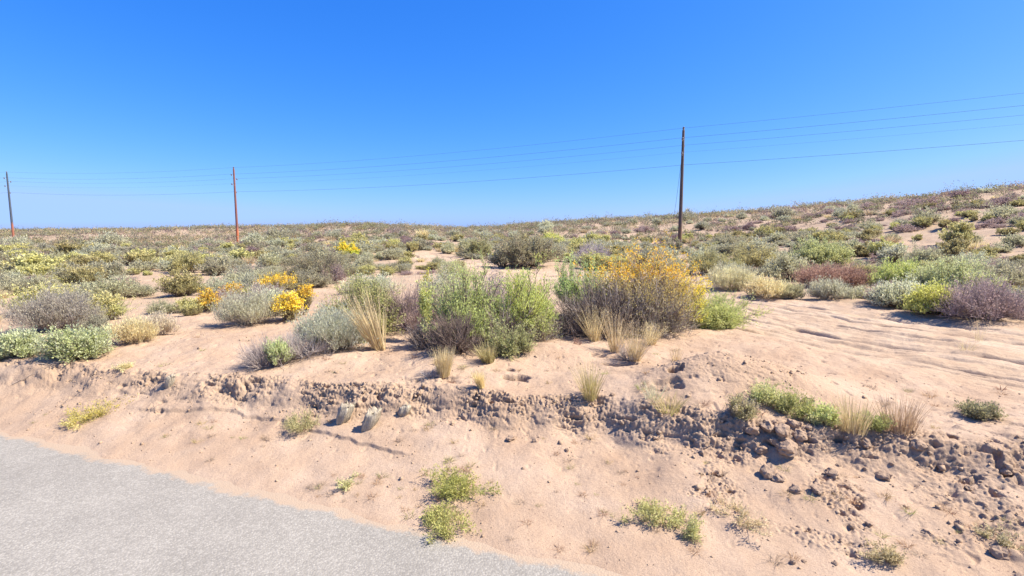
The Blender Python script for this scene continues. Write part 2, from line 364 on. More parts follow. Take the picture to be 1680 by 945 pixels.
# ------------------------------------------------------------------ ground sheet
def build_ground():
    th = np.concatenate([np.linspace(-54, 54, 1350), np.linspace(54, 306, 130)[1:-1]]); th = np.radians(th)
    r = [.05, .5, 1., 1.4, 1.8, 2.2, 2.5]
    while r[-1] < 4.2: r.append(r[-1] * 1.003)
    while r[-1] < 9.5: r.append(r[-1] * 1.0017)
    while r[-1] < 15: r.append(r[-1] * 1.003)
    while r[-1] < 60: r.append(r[-1] * 1.008)
    while r[-1] < 3600: r.append(r[-1] * 1.03)
    r = np.array(r); X = np.outer(r, np.sin(th)); Y = np.outer(r, np.cos(th)); nr, nt_ = X.shape
    cr = []; dq = []; Z = height(X.ravel(), Y.ravel(), True, cr, dq)
    V = np.stack([X.ravel(), Y.ravel(), Z], 1)
    G = V.reshape(nr, nt_, 3); nrm = norm(np.cross(np.gradient(G, axis=1), np.gradient(G, axis=0))); nrm *= np.sign(nrm[..., 2:3] + 1e-9)
    V = V + nrm.reshape(-1, 3) * dq[0][:, None]
    i = np.arange(nr * nt_).reshape(nr, nt_); n = np.roll(i, -1, 1)
    Q = np.stack([i[:-1], i[1:], n[1:], n[:-1]], -1).reshape(-1, 4)
    me = quads_mesh('ground', V, Q, mats=(M_SAND,), smooth=True)
    a = me.attributes.new('crumb', 'FLOAT', 'POINT'); a.data.foreach_set('value', cr[0].astype(np.float32))
    rr = np.hypot(V[:, 0], V[:, 1]); off, arc, hw = track(V[:, 0], V[:, 1])
    lit = sstep(10, 18, rr) * sstep(.9, 1.2, np.abs(off) / hw)
    tk = (1 - sstep(.8, 1.1, np.abs(off) / hw)) * sstep(2.2, 3.4, sd(V[:, 0], V[:, 1])[1])
    a = me.attributes.new('packed', 'FLOAT', 'POINT'); a.data.foreach_set('value', tk.astype(np.float32))
    a = me.attributes.new('litter', 'FLOAT', 'POINT'); a.data.foreach_set('value', lit.astype(np.float32))
    o = link('ground', me); tag(o, 'pale pinkish sandy desert ground with a crumbling cut bank', None, None, 'structure')
build_ground()
def build_road():
    xs = np.linspace(-160, 160, 321); ys = np.array([-7.1, -5, -3.5, -2, -1, -.5, 0, .45])
    Xg, Yg = np.meshgrid(xs, ys); zz = np.interp(ys, [-7.1, -3.5, .45], [-.01, .0, -.006])
    V = np.stack([Xg.ravel(), Yg.ravel(), np.repeat(zz, len(xs))], 1); i = np.arange(V.shape[0]).reshape(len(ys), len(xs))
    Q = np.stack([i[:-1, :-1], i[:-1, 1:], i[1:, 1:], i[1:, :-1]], -1).reshape(-1, 4)
    o = link('road', quads_mesh('road', V, Q, mats=(M_ROAD,)), None, (E0[0], E0[1], 0)); o.rotation_euler = (0, 0, math.atan2(DS[1], DS[0]))
    tag(o, 'pale grey worn asphalt road with sand drifted over its edge', None, None, 'structure')
build_road()

# ------------------------------------------------------------------ plant generators
SAGE = [(.44, .41, .26), (.35, .335, .20), (.50, .465, .31)]
SILVER = [(.50, .485, .33), (.40, .39, .27), (.55, .54, .38)]
GREEN = [(0.46, 0.52, 0.17), (0.54, 0.59, 0.22), (0.36, 0.43, 0.14), (0.58, 0.62, 0.26)]
LIME = [(0.58, 0.58, 0.12), (0.5, 0.52, 0.1)]
RABBIT = [(.52, .47, .20), (.42, .40, .18), (.58, .52, .24)]
OLIVE = [(.40, .37, .18), (.31, .30, .15)]
STRAW = [(.68, .54, .30), (.58, .45, .24), (.75, .62, .38)]
GOLD = [(.88, .58, .04), (.80, .50, .05), (.90, .68, .10)]
ORANGE = [(.85, .42, .06), (.80, .52, .07), (.75, .34, .06)]
DEAD = [(0.44, 0.37, 0.33), (0.34, 0.28, 0.26), (0.54, 0.47, 0.42)]
DARKW = [(.16, .12, .10), (.24, .185, .15)]
PURPLE = [(.36, .26, .24), (.42, .31, .27), (.26, .19, .19)]
REDB = [(0.42, 0.24, 0.16), (0.36, 0.22, 0.15)]

def shrub_bufs(seed, w=1.2, dpt=1.0, h=.8, stems=40, twigs=7, lv=10, pal=SAGE, wood=DARKW, llen=.035, lwid=.012, inner=.55, low=.12, srad=.012,
               lump=.22, flower=None, ffrac=.0, up=.5, lean=(0, 0), droop=0., twl=.22, topbias=1.0, flat=1.0):
    rng = np.random.default_rng(seed); wb, lb, fb = Buf(), Buf(), Buf()
    az = rng.random(stems) * 2 * PI; el = np.arcsin(low + (1 - low) * rng.random(stems) ** topbias)
    rad = rng.uniform(inner, 1.0, stems) ** .6
    lump_ = 1 + lump * np.sin(az * 2 + rng.random() * 6) * rng.random(stems) + lump * .6 * rng.normal(size=stems) * .5
    k = (rad * lump_)[:, None]
    tip = np.stack([np.cos(az) * np.cos(el) * w / 2, np.sin(az) * np.cos(el) * dpt / 2, np.sin(el) ** flat * h * .92], 1) * k
    tip[:, 0] += lean[0] * tip[:, 2]; tip[:, 1] += lean[1] * tip[:, 2]
    tip[:, 2] = np.maximum(tip[:, 2], .04)
    base = np.stack([np.cos(az) * w * .07, np.sin(az) * dpt * .07, az * 0 - .03], 1) + rng.normal(size=(stems, 3)) * .02 * w * [1, 1, 0]
    t = np.linspace(0, 1, 5)[None, :, None]
    P = base[:, None] * (1 - t) + tip[:, None] * t
    P[..., 2] += (np.sin(t[..., 0] * PI) * h * .10 * (1 - el[:, None] / 1.6)) * (1 - droop)
    P += rng.normal(size=P.shape) * .022 * h * np.sin(t * PI)
    rr = srad * rng.uniform(.6, 1.3, stems)[:, None] * (1 - .75 * t[..., 0])
    wb.add(*tubes(P, rr, pick(rng, wood, stems)))
    nT = stems * twigs; si = np.repeat(np.arange(stems), twigs); tt = rng.uniform(.45, 1.0, nT)
    f = tt * 4; i0 = np.minimum(f.astype(int), 3); fr = (f - i0)[:, None]; st = P[si, i0] * (1 - fr) + P[si, i0 + 1] * fr
    outw = norm(tip[si] - [0, 0, h * .15]); dr = norm(outw * .7 + rsph(rng, nT) * .75 + [0, 0, up])
    L = twl * rng.uniform(.5, 1.2, nT) * max(w, h) ** .5
    K = 3; u = np.linspace(0, 1, K)[None, :, None]
    T = st[:, None] + dr[:, None] * L[:, None, None] * u; T[..., 2] += (u[..., 0] ** 2) * L[:, None] * .25 * (1 - 3 * droop)
    T[..., 2] = np.maximum(T[..., 2], .015)
    wb.add(*tubes(T, srad * .38 * (1 - .7 * u[..., 0]) * np.ones((nT, 1)), pick(rng, wood, nT)))
    if lv:
        clump_c = pick(rng, pal, stems, .10)
        n = nT * lv; ti = np.repeat(np.arange(nT), lv); q = rng.uniform(.1, 1.05, n)[:, None]
        c = st[ti] * (1 - q) + T[ti, -1] * q + rng.normal(size=(n, 3)) * .018 * max(w, h) ** .5
        d = norm(dr[ti] * .6 + rsph(rng, n) * .8 + [0, 0, up])
        col = .5 * clump_c[si[ti]] + .5 * pick(rng, pal, n)
        lb.add(*leaves(c, d, llen * rng.uniform(.6, 1.3, n), lwid * rng.uniform(.7, 1.3, n), rsph(rng, n), col))
    if flower is not None:
        top = np.nonzero(T[:, -1, 2] > np.quantile(T[:, -1, 2], 1 - ffrac))[0]; m = 7
        ti = np.repeat(top, m); n = len(ti); c = T[ti, -1] + rng.normal(size=(n, 3)) * .022
        fb.add(*leaves(c, norm(rsph(rng, n) + [0, 0, .6]), llen * .8 * rng.uniform(.6, 1.3, n), llen * .6 * np.ones(n), rsph(rng, n), pick(rng, flower, n)))
    return wb, lb, fb
def grass_bufs(seed, w=.4, h=.5, n=160, pal=STRAW, width=.006, spread=.5, base=.08, lean=(0, 0), seedheads=0, curl=.25):
    rng = np.random.default_rng(seed); b = Buf(); hb = Buf()
    az = rng.random(n) * 2 * PI; sp = rng.random(n) ** .7 * spread; L = h * rng.uniform(.55, 1.05, n)
    st = np.stack([np.cos(az) * base * rng.random(n), np.sin(az) * base * rng.random(n), az * 0 - .01], 1)
    o = np.stack([np.cos(az) * sp + lean[0], np.sin(az) * sp + lean[1], np.ones(n)], 1); o = norm(o)
    t = np.linspace(0, 1, 5)[None, :, None]
    P = st[:, None] + o[:, None] * L[:, None, None] * t
    P[..., :2] += (np.stack([np.cos(az), np.sin(az)], 1)[:, None] * (t ** 2) * curl * (L * sp)[:, None, None]) + rng.normal(size=(n, 1, 2)) * .02 * t
    P[..., 2] -= (t[..., 0] ** 2.2) * curl * L[:, None] * sp[:, None] * .8
    P[..., 2] = np.maximum(P[..., 2], -.01)
    sv = norm(np.cross(o, rsph(rng, n)))
    b.add(*ribbons(P, width * (1 - .8 * t[..., 0]) * np.ones((n, 1)), sv, pick(rng, pal, n)))
    if seedheads:
        k = rng.choice(n, min(n, seedheads), replace=False); m = 9; ti = np.repeat(k, m); q = rng.uniform(.72, 1.0, len(ti))
        c = P[ti, 3] * (1 - (q - .72) / .28)[:, None] + P[ti, 4] * ((q - .72) / .28)[:, None] + rng.normal(size=(len(ti), 3)) * .012
        hb.add(*leaves(c, norm(rsph(rng, len(ti)) * .6 + [0, 0, 1]), .028, .006, rsph(rng, len(ti)), pick(rng, pal, len(ti))))
    return b, hb
def bmesh_of(name, b, m): return quads_mesh(name, *b.get()[:2], col=b.get()[2], mats=(m,)) if b.n else None
def merged(name, *bm):
    V = []; Q = []; C = []; MI = []; n = 0; mats = []
    for b, m in bm:
        if not b.n: continue
        v, q, c = b.get(); V.append(v); Q.append(q + n); C.append(c); MI.append(np.full(len(q), len(mats))); mats.append(m); n += len(v)
    return quads_mesh(name, np.concatenate(V), np.concatenate(Q), np.concatenate(C), mats, np.concatenate(MI))

HERO = []     # (x, y, radius, label) of what is already placed, for the scatter and its labels
def hero_shrub(name, px, py, wpx, hpx, label, cat='shrub', group=None, parts=('foliage', 'woody_stems'), dr=.8, zoff=0., **kw):
    x, y, z = at(px, py); depth = y * cP - (z - EYE) * sP; k = depth / FPX; w, h = wpx * k, hpx * k * .97
    kw.setdefault('seed', int(px * 7 + py)); kw['llen'] = kw.get('llen', .035) * 1.15; kw['lwid'] = kw.get('lwid', .012) * 1.45; w *= 1.12; h *= 1.04
    kw['lv'] = int(kw.get('lv', 10) * 1.25 + .5); kw['pal'] = [tuple(min(.8, q * 1.22) for q in cc) for cc in kw.get('pal', SAGE)]; wb, lb, fb = shrub_bufs(w=w, dpt=w * dr, h=h, **kw)
    o = empty(name, (x, y + w * dr * .30, max(z, H(x, y + w * dr * .3)) - .02 + zoff), label, cat, group)
    link('wood', bmesh_of('wood', wb, M_WOOD), o)
    if lb.n: link('foliage', bmesh_of('foliage', lb, M_LEAF), o)
    if fb.n: link('blossom', bmesh_of('blossom', fb, M_FLOWER), o)
    HERO.append((x, y + w * dr * .3, w / 2, label)); return o
def hero_grass(name, px, py, wpx, hpx, label, cat='grass tuft', group=None, **kw):
    x, y, z = at(px, py); depth = y * cP - (z - EYE) * sP; k = depth / FPX; w, h = wpx * k, hpx * k
    kw.setdefault('seed', int(px * 5 + py)); kw.setdefault('spread', min(1.3, .5 * w / h)); b, hb = grass_bufs(w=w, h=h * 1.05, **kw)
    me = merged(name, (b, M_BLADE), (hb, M_BLADE)); o = link(name, me, None, (x, y, z)); tag(o, label, cat, group, 'thing')
    HERO.append((x, y, w / 2, label)); return o

# ---- the big shrubs on the mound
hero_shrub('saltbush', 592, 548, 128, 88, 'wide grey-green saltbush behind the tall straw grass, at the near end of the row', stems=130, twigs=9, lv=14, pal=[(.46,.48,.18),(.52,.52,.18),(.38,.40,.16),(.54,.54,.24)], llen=.03, lwid=.011, inner=.4, low=.02)
hero_shrub('green_rabbitbrush', 764, 574, 112, 128, 'tall green bush with dark twigs beneath, middle of the mound', stems=130, twigs=9, lv=12, pal=GREEN + [(.42,.44,.24)], llen=.04, lwid=.009, inner=.4, low=.12, srad=.012, up=.55, lump=.45)
hero_shrub('green_rabbitbrush', 862, 560, 104, 112, 'bright green bush beside the gap before the orange bush', stems=130, twigs=9, lv=13, pal=GREEN + LIME[:1], llen=.045, lwid=.009, inner=.4, low=.08, srad=.012, up=.6, lump=.4)
hero_shrub('twiggy_shrub', 672, 548, 100, 82, 'purplish leafless twig bush between the saltbush and the tall green bush', stems=110, twigs=14, lv=0, wood=PURPLE, inner=.5, srad=.008)
hero_shrub('twiggy_shrub', 745, 585, 95, 68, 'dark tangle of dead twigs at the foot of the tall green bush', stems=90, twigs=12, lv=0, wood=DARKW, inner=.4, srad=.010, low=.0)
hero_shrub('twiggy_shrub', 805, 520, 70, 70, 'grey dead twigs rising between the two green bushes', stems=60, twigs=12, lv=2, pal=DEAD, wood=DEAD, inner=.5, srad=.008)
hero_shrub('sagebrush', 835, 586, 62, 46, 'small leafy bush drooping over the mound below the bright green bush', stems=45, twigs=9, lv=12, pal=[(.44,.46,.20),(.36,.36,.18)], llen=.035, lwid=.009, low=.0, inner=.3, lump=.5)
hero_shrub('twiggy_shrub', 700, 572, 84, 44, 'low dark dead twigs at the foot of the purplish twig bush', stems=80, twigs=13, lv=0, wood=DARKW + DEAD[:1], inner=.3, srad=.008, low=.0)
hero_shrub('twiggy_shrub', 812, 572, 100, 84, 'dark twiggy understory between the tall and the bright green bushes', stems=130, twigs=14, lv=0, wood=DARKW + DEAD[:1], inner=.3, srad=.008, low=.0, lump=.4)
hero_shrub('twiggy_shrub', 878, 560, 84, 50, 'grey-brown twigs beneath the bright green bush', stems=90, twigs=13, lv=1, pal=OLIVE, wood=DEAD + DARKW, inner=.3, srad=.008, low=.0)
hero_shrub('silver_sagebrush', 725, 500, 90, 48, 'bluish grey sagebrush showing above the purplish twig bush', stems=60, twigs=8, lv=12, pal=SILVER, llen=.035, lwid=.012)
hero_shrub('silver_sagebrush', 600, 484, 96, 20, 'pale blue-grey sagebrush directly behind the wide saltbush', stems=60, twigs=8, lv=12, pal=SILVER, llen=.04, lwid=.014)
hero_shrub('green_rabbitbrush', 957, 525, 92, 92, 'fresh green bush against the dark side of the orange bush', stems=80, twigs=9, lv=14, pal=[(.42,.50,.18),(.48,.56,.22),(.38,.44,.18)], llen=.04, lwid=.009, low=.3, up=.6, srad=.012, inner=.5, lump=.4)
hero_shrub('woody_greasewood', 990, 556, 160, 96, 'big dark leafless thicket below the orange leaves', stems=190, twigs=16, lv=0, wood=[(.17,.13,.11),(.44,.38,.33),(.11,.085,.075),(.20,.155,.13),(.13,.10,.085)], inner=.35, low=.0, srad=.011, lump=.1)
hero_shrub('twiggy_shrub', 1078, 552, 150, 84, 'grey-brown dead twigs filling the lower half of the orange bush', stems=170, twigs=14, lv=1, pal=[(.40,.36,.22)], wood=[(.30,.24,.20),(.18,.14,.12),(.42,.36,.31)], inner=.35, low=.0, srad=.010, lump=.2)
hero_shrub('orange_greasewood', 1068, 548, 168, 124, 'large bush with orange and yellow autumn leaves on its crown', stems=170, twigs=11, lv=7, pal=[(.54,.45,.17),(.50,.40,.16),(.48,.41,.22),(.58,.42,.12)], wood=[(.30,.24,.21),(.36,.29,.25)], flower=GOLD * 2 + ORANGE, ffrac=.24, llen=.032, lwid=.012, inner=.5, low=.22, srad=.011, lump=.35)
hero_shrub('yellowing_greasewood', 1118, 538, 92, 78, 'yellowing low bush joined to the orange bush', stems=80, twigs=9, lv=10, pal=[(.62,.55,.12),(.70,.52,.10),(.45,.45,.14)], flower=GOLD, ffrac=.25, llen=.032, lwid=.012)
hero_shrub('green_rabbitbrush', 1176, 540, 112, 46, 'low bright green bush spreading onto the sand track side', stems=90, twigs=10, lv=14, pal=[(.44,.46,.17),(.50,.50,.20),(.36,.39,.15)], llen=.05, lwid=.008, low=.03, inner=.3, up=.25, srad=.009, lump=.6, lean=(.25, 0))
hero_shrub('feathery_sagebrush', 535, 578, 128, 56, 'feathery pale grey-green bush in front of the saltbush', stems=130, twigs=12, lv=12, pal=[(.47,.46,.33),(.40,.41,.28),(.52,.52,.40)], wood=[(.42,.36,.28),(.34,.28,.22)], llen=.04, lwid=.006, low=.1, inner=.3, up=1.0, srad=.007)
hero_shrub('twiggy_shrub', 430, 606, 92, 46, 'grey dead twig bush low on the sand near the cut bank', stems=90, twigs=14, lv=0, wood=DEAD, inner=.3, srad=.006, low=.05)
hero_shrub('twiggy_shrub', 492, 592, 88, 40, 'grey dead twigs along the foot of the feathery bush', stems=70, twigs=14, lv=0, wood=DEAD, inner=.3, srad=.006, low=.05)
hero_shrub('small_green_bush', 452, 603, 36, 44, 'small fresh green bush among grey dead twigs', stems=40, twigs=8, lv=12, pal=[(.46,.48,.22),(.50,.52,.27)], llen=.035, lwid=.007, up=1.2, inner=.4)
hero_grass('tall_straw_grass', 622, 573, 70, 102, 'tall straw coloured grass clump leaning in front of the saltbush', n=170, width=.012, pal=STRAW + [(.56,.46,.26)], spread=.40, lean=(-.30, -.12), seedheads=70, base=.10, curl=.1)
hero_grass('tall_straw_grass', 600, 562, 40, 40, 'short green and tan grass at the foot of the tall straw clump', n=120, width=.008, pal=[(.50,.48,.24),(.42,.42,.22)], spread=.4, base=.1)
hero_shrub('yellow_stalk_plant', 697, 560, 34, 92, 'slender pale-stemmed plant with yellow-green leafy tops', stems=9, twigs=8, lv=22, pal=[(.50,.48,.18),(.42,.43,.17)], wood=[(.66,.54,.36)], low=.93, inner=.75, llen=.035, lwid=.014, srad=.012, twl=.17)
hero_shrub('yellow_stalk_plant', 699, 490, 26, 44, 'yellow sprig standing above the purplish twig bush', stems=7, twigs=7, lv=14, pal=[(.75,.65,.10),(.55,.55,.14)], wood=[(.5,.42,.28)], low=.85, llen=.035, lwid=.016, srad=.008)
hero_grass('straw_grass', 800, 594, 46, 40, 'leaning yellowish grass tuft at the dark foot of the mound bushes', n=220, width=.008, pal=[(.60,.52,.26),(.44,.42,.18)], lean=(-.15, -.3), spread=.5)
for i, (px, py, w, h, lab) in enumerate([(975, 560, 60, 62, 'dry tan grass against the dark thicket, nearest the green bushes'), (1010, 577, 62, 74, 'tall dry tan grass in the middle before the dark thicket'),
        (1042, 592, 60, 66, 'dry tan grass hanging over the hollow below the orange bush'), (1066, 566, 40, 40, 'short dry tan grass under the orange bush')]):
    hero_grass('straw_grass', px, py, w, h, lab, group='dry grass before the dark thicket', n=130, width=.007, pal=STRAW + [(.52,.40,.26)], lean=(.1 * (i - 1), -.1), seedheads=30)
hero_grass('bunch_grass', 728, 616, 36, 50, 'rounded pale straw tuft standing on open sand', n=420, width=.006, pal=[(.78,.66,.36),(.66,.54,.24),(.84,.74,.46)], spread=.32, base=.07)
hero_grass('bunch_grass', 789, 636, 26, 32, 'small pale straw tuft near the bank edge', n=260, width=.006, pal=[(.78,.64,.36),(.66,.52,.26)], spread=.32, lean=(-.2, 0), base=.04)
hero_shrub('dead_weed', 706, 623, 44, 12, 'flat grey dead weed beside the rounded straw tuft', stems=40, twigs=9, lv=0, wood=DEAD, low=0, srad=.004, inner=.2, twl=.1)
hero_grass('green_grass', 969, 654, 52, 64, 'sparse yellow-green grass clump on the sand below the hollow', n=150, width=.006, pal=[(.60,.50,.20),(.50,.45,.17),(.58,.48,.24)], spread=.45, lean=(0, .1), base=.08)
hero_shrub('dead_weed', 1035, 597, 52, 30, 'bleached dead roots tangled in the hollow', stems=50, twigs=9, lv=0, wood=[(.45,.38,.33),(.32,.25,.22)], low=0, srad=.006, inner=.2, twl=.14)
hero_shrub('dead_weed', 408+540, 566, 20, 16, 'little reddish dead weed on the sand below the dark thicket', stems=20, twigs=6, lv=0, wood=REDB, low=.1, srad=.004, inner=.3, twl=.08)
hero_grass('green_grass', 1098, 672, 50, 38, 'thin yellow-green grass at the bank edge below the gully', n=110, width=.006, pal=[(.54,.50,.18),(.60,.50,.26)], spread=.7, base=.12)
hero_grass('green_grass', 1073, 655, 36, 34, 'thin greyish grass in the small gully', n=80, width=.005, pal=[(.50,.48,.32),(.58,.52,.36)], spread=.6, base=.1)
hero_grass('straw_grass', 1108, 592, 22, 30, 'lone dry tuft above the small burrow', n=50, width=.006, spread=.4)
# ---- plants on the far end of the bank crest
for px, py, w, h, pal, lab in [(1222, 690, 46, 40, [(.40,.33,.24),(.48,.46,.22)], 'dull brownish weed behind the heap of clods'), (1262, 672, 60, 38, [(.55,.52,.26),(.46,.48,.20)], 'olive weed just beyond the heap of clods'),
        (1318, 688, 70, 42, [(.44,.45,.16),(.36,.37,.15)], 'bright green weed patch on the bank crest'), (1357, 702, 48, 34, [(.48,.54,.20),(.55,.50,.26)], 'green weed between the bright patch and the dry grass')]:
    hero_shrub('bank_weed', px, py, w, h, lab, cat='weed', group='weeds along the bank crest', stems=45, twigs=8, lv=7, pal=pal, wood=[(.40,.35,.22)], llen=.024, lwid=.007, low=.05, inner=.2, srad=.004, twl=.12)
hero_grass('straw_grass', 1400, 704, 58, 58, 'pale brown grass tuft on the bank crest', n=230, width=.006, pal=[(.60,.46,.27),(.50,.40,.22)], spread=.35, base=.14)
hero_grass('straw_grass', 1474, 706, 66, 58, 'reddish tan grass tuft, last on the bank crest', n=260, width=.006, pal=[(.58,.43,.25),(.64,.50,.30)], spread=.35, base=.16)
hero_shrub('bank_weed', 1440, 710, 50, 26, 'low green weed between the two dry tufts', cat='weed', stems=35, twigs=7, lv=7, pal=[(.46,.50,.18),(.40,.42,.18)], llen=.024, lwid=.007, low=.05, inner=.2, srad=.004, twl=.12)
hero_shrub('small_dark_shrub', 1622, 690, 56, 26, 'small dark low weed by itself at the side of the sand track', cat='weed', stems=40, twigs=8, lv=6, pal=[(.34,.32,.16),(.24,.22,.14)], llen=.024, lwid=.008, low=.05, inner=.2, srad=.004, twl=.12)
# ---- roadside weeds
def weed(px, py, w, h, lab, pal, stems=50, **kw):
    hero_shrub('roadside_weed', px, py, w * 1.15, h * .55, lab, cat='weed', stems=int(stems * .6), twigs=8, lv=6, pal=pal, wood=[(.45,.42,.18)], llen=.022, lwid=.006, low=.0, inner=.08, srad=.0035, twl=.12, up=.25, dr=1.3, lump=.8, **kw)
weed(742, 828, 76, 38, 'lush yellow-green weed at the asphalt edge, upper clump', [(.40,.40,.11),(.46,.44,.15),(.32,.34,.10)], 90)
weed(728, 884, 72, 42, 'sprawling yellow-green weed spilling onto the asphalt', [(.42,.41,.14),(.48,.44,.17),(.34,.35,.11)], 70)
weed(482, 716, 62, 44, 'spindly olive weed on the slope below the cut bank', [(.50,.47,.24),(.44,.42,.20)], 50)
weed(132, 700, 66, 22, 'flat bright yellow weed beside the road edge', [(.56,.48,.12),(.48,.42,.14)], 60)
weed(108, 708, 40, 12, 'thin flat yellowish weed next to the bright yellow one', [(.58,.50,.20)], 24)
weed(1072, 872, 60, 40, 'sparse olive weed low on the sandy slope', [(.38,.36,.15),(.44,.39,.19)], 40)
weed(1130, 882, 46, 46, 'sparse dry green weed beside the olive weed', [(.42,.39,.19),(.36,.34,.15)], 30)
weed(1222, 872, 56, 40, 'faint spindly dry weed on the rough slope', [(.56,.46,.28)], 24)
weed(198, 612, 24, 22, 'pale yellow sprig at the lip of the bank', [(.66,.58,.32)], 22)
weed(1465, 935, 50, 26, 'faint dry weed at the bottom of the rough slope', [(.50,.44,.24)], 26)
weed(1650, 905, 50, 22, 'dull sprig low on the rough slope', [(.46,.40,.24)], 20)
weed(560, 808, 30, 14, 'tiny green sprig on the road shoulder', [(.50,.48,.24)], 14)
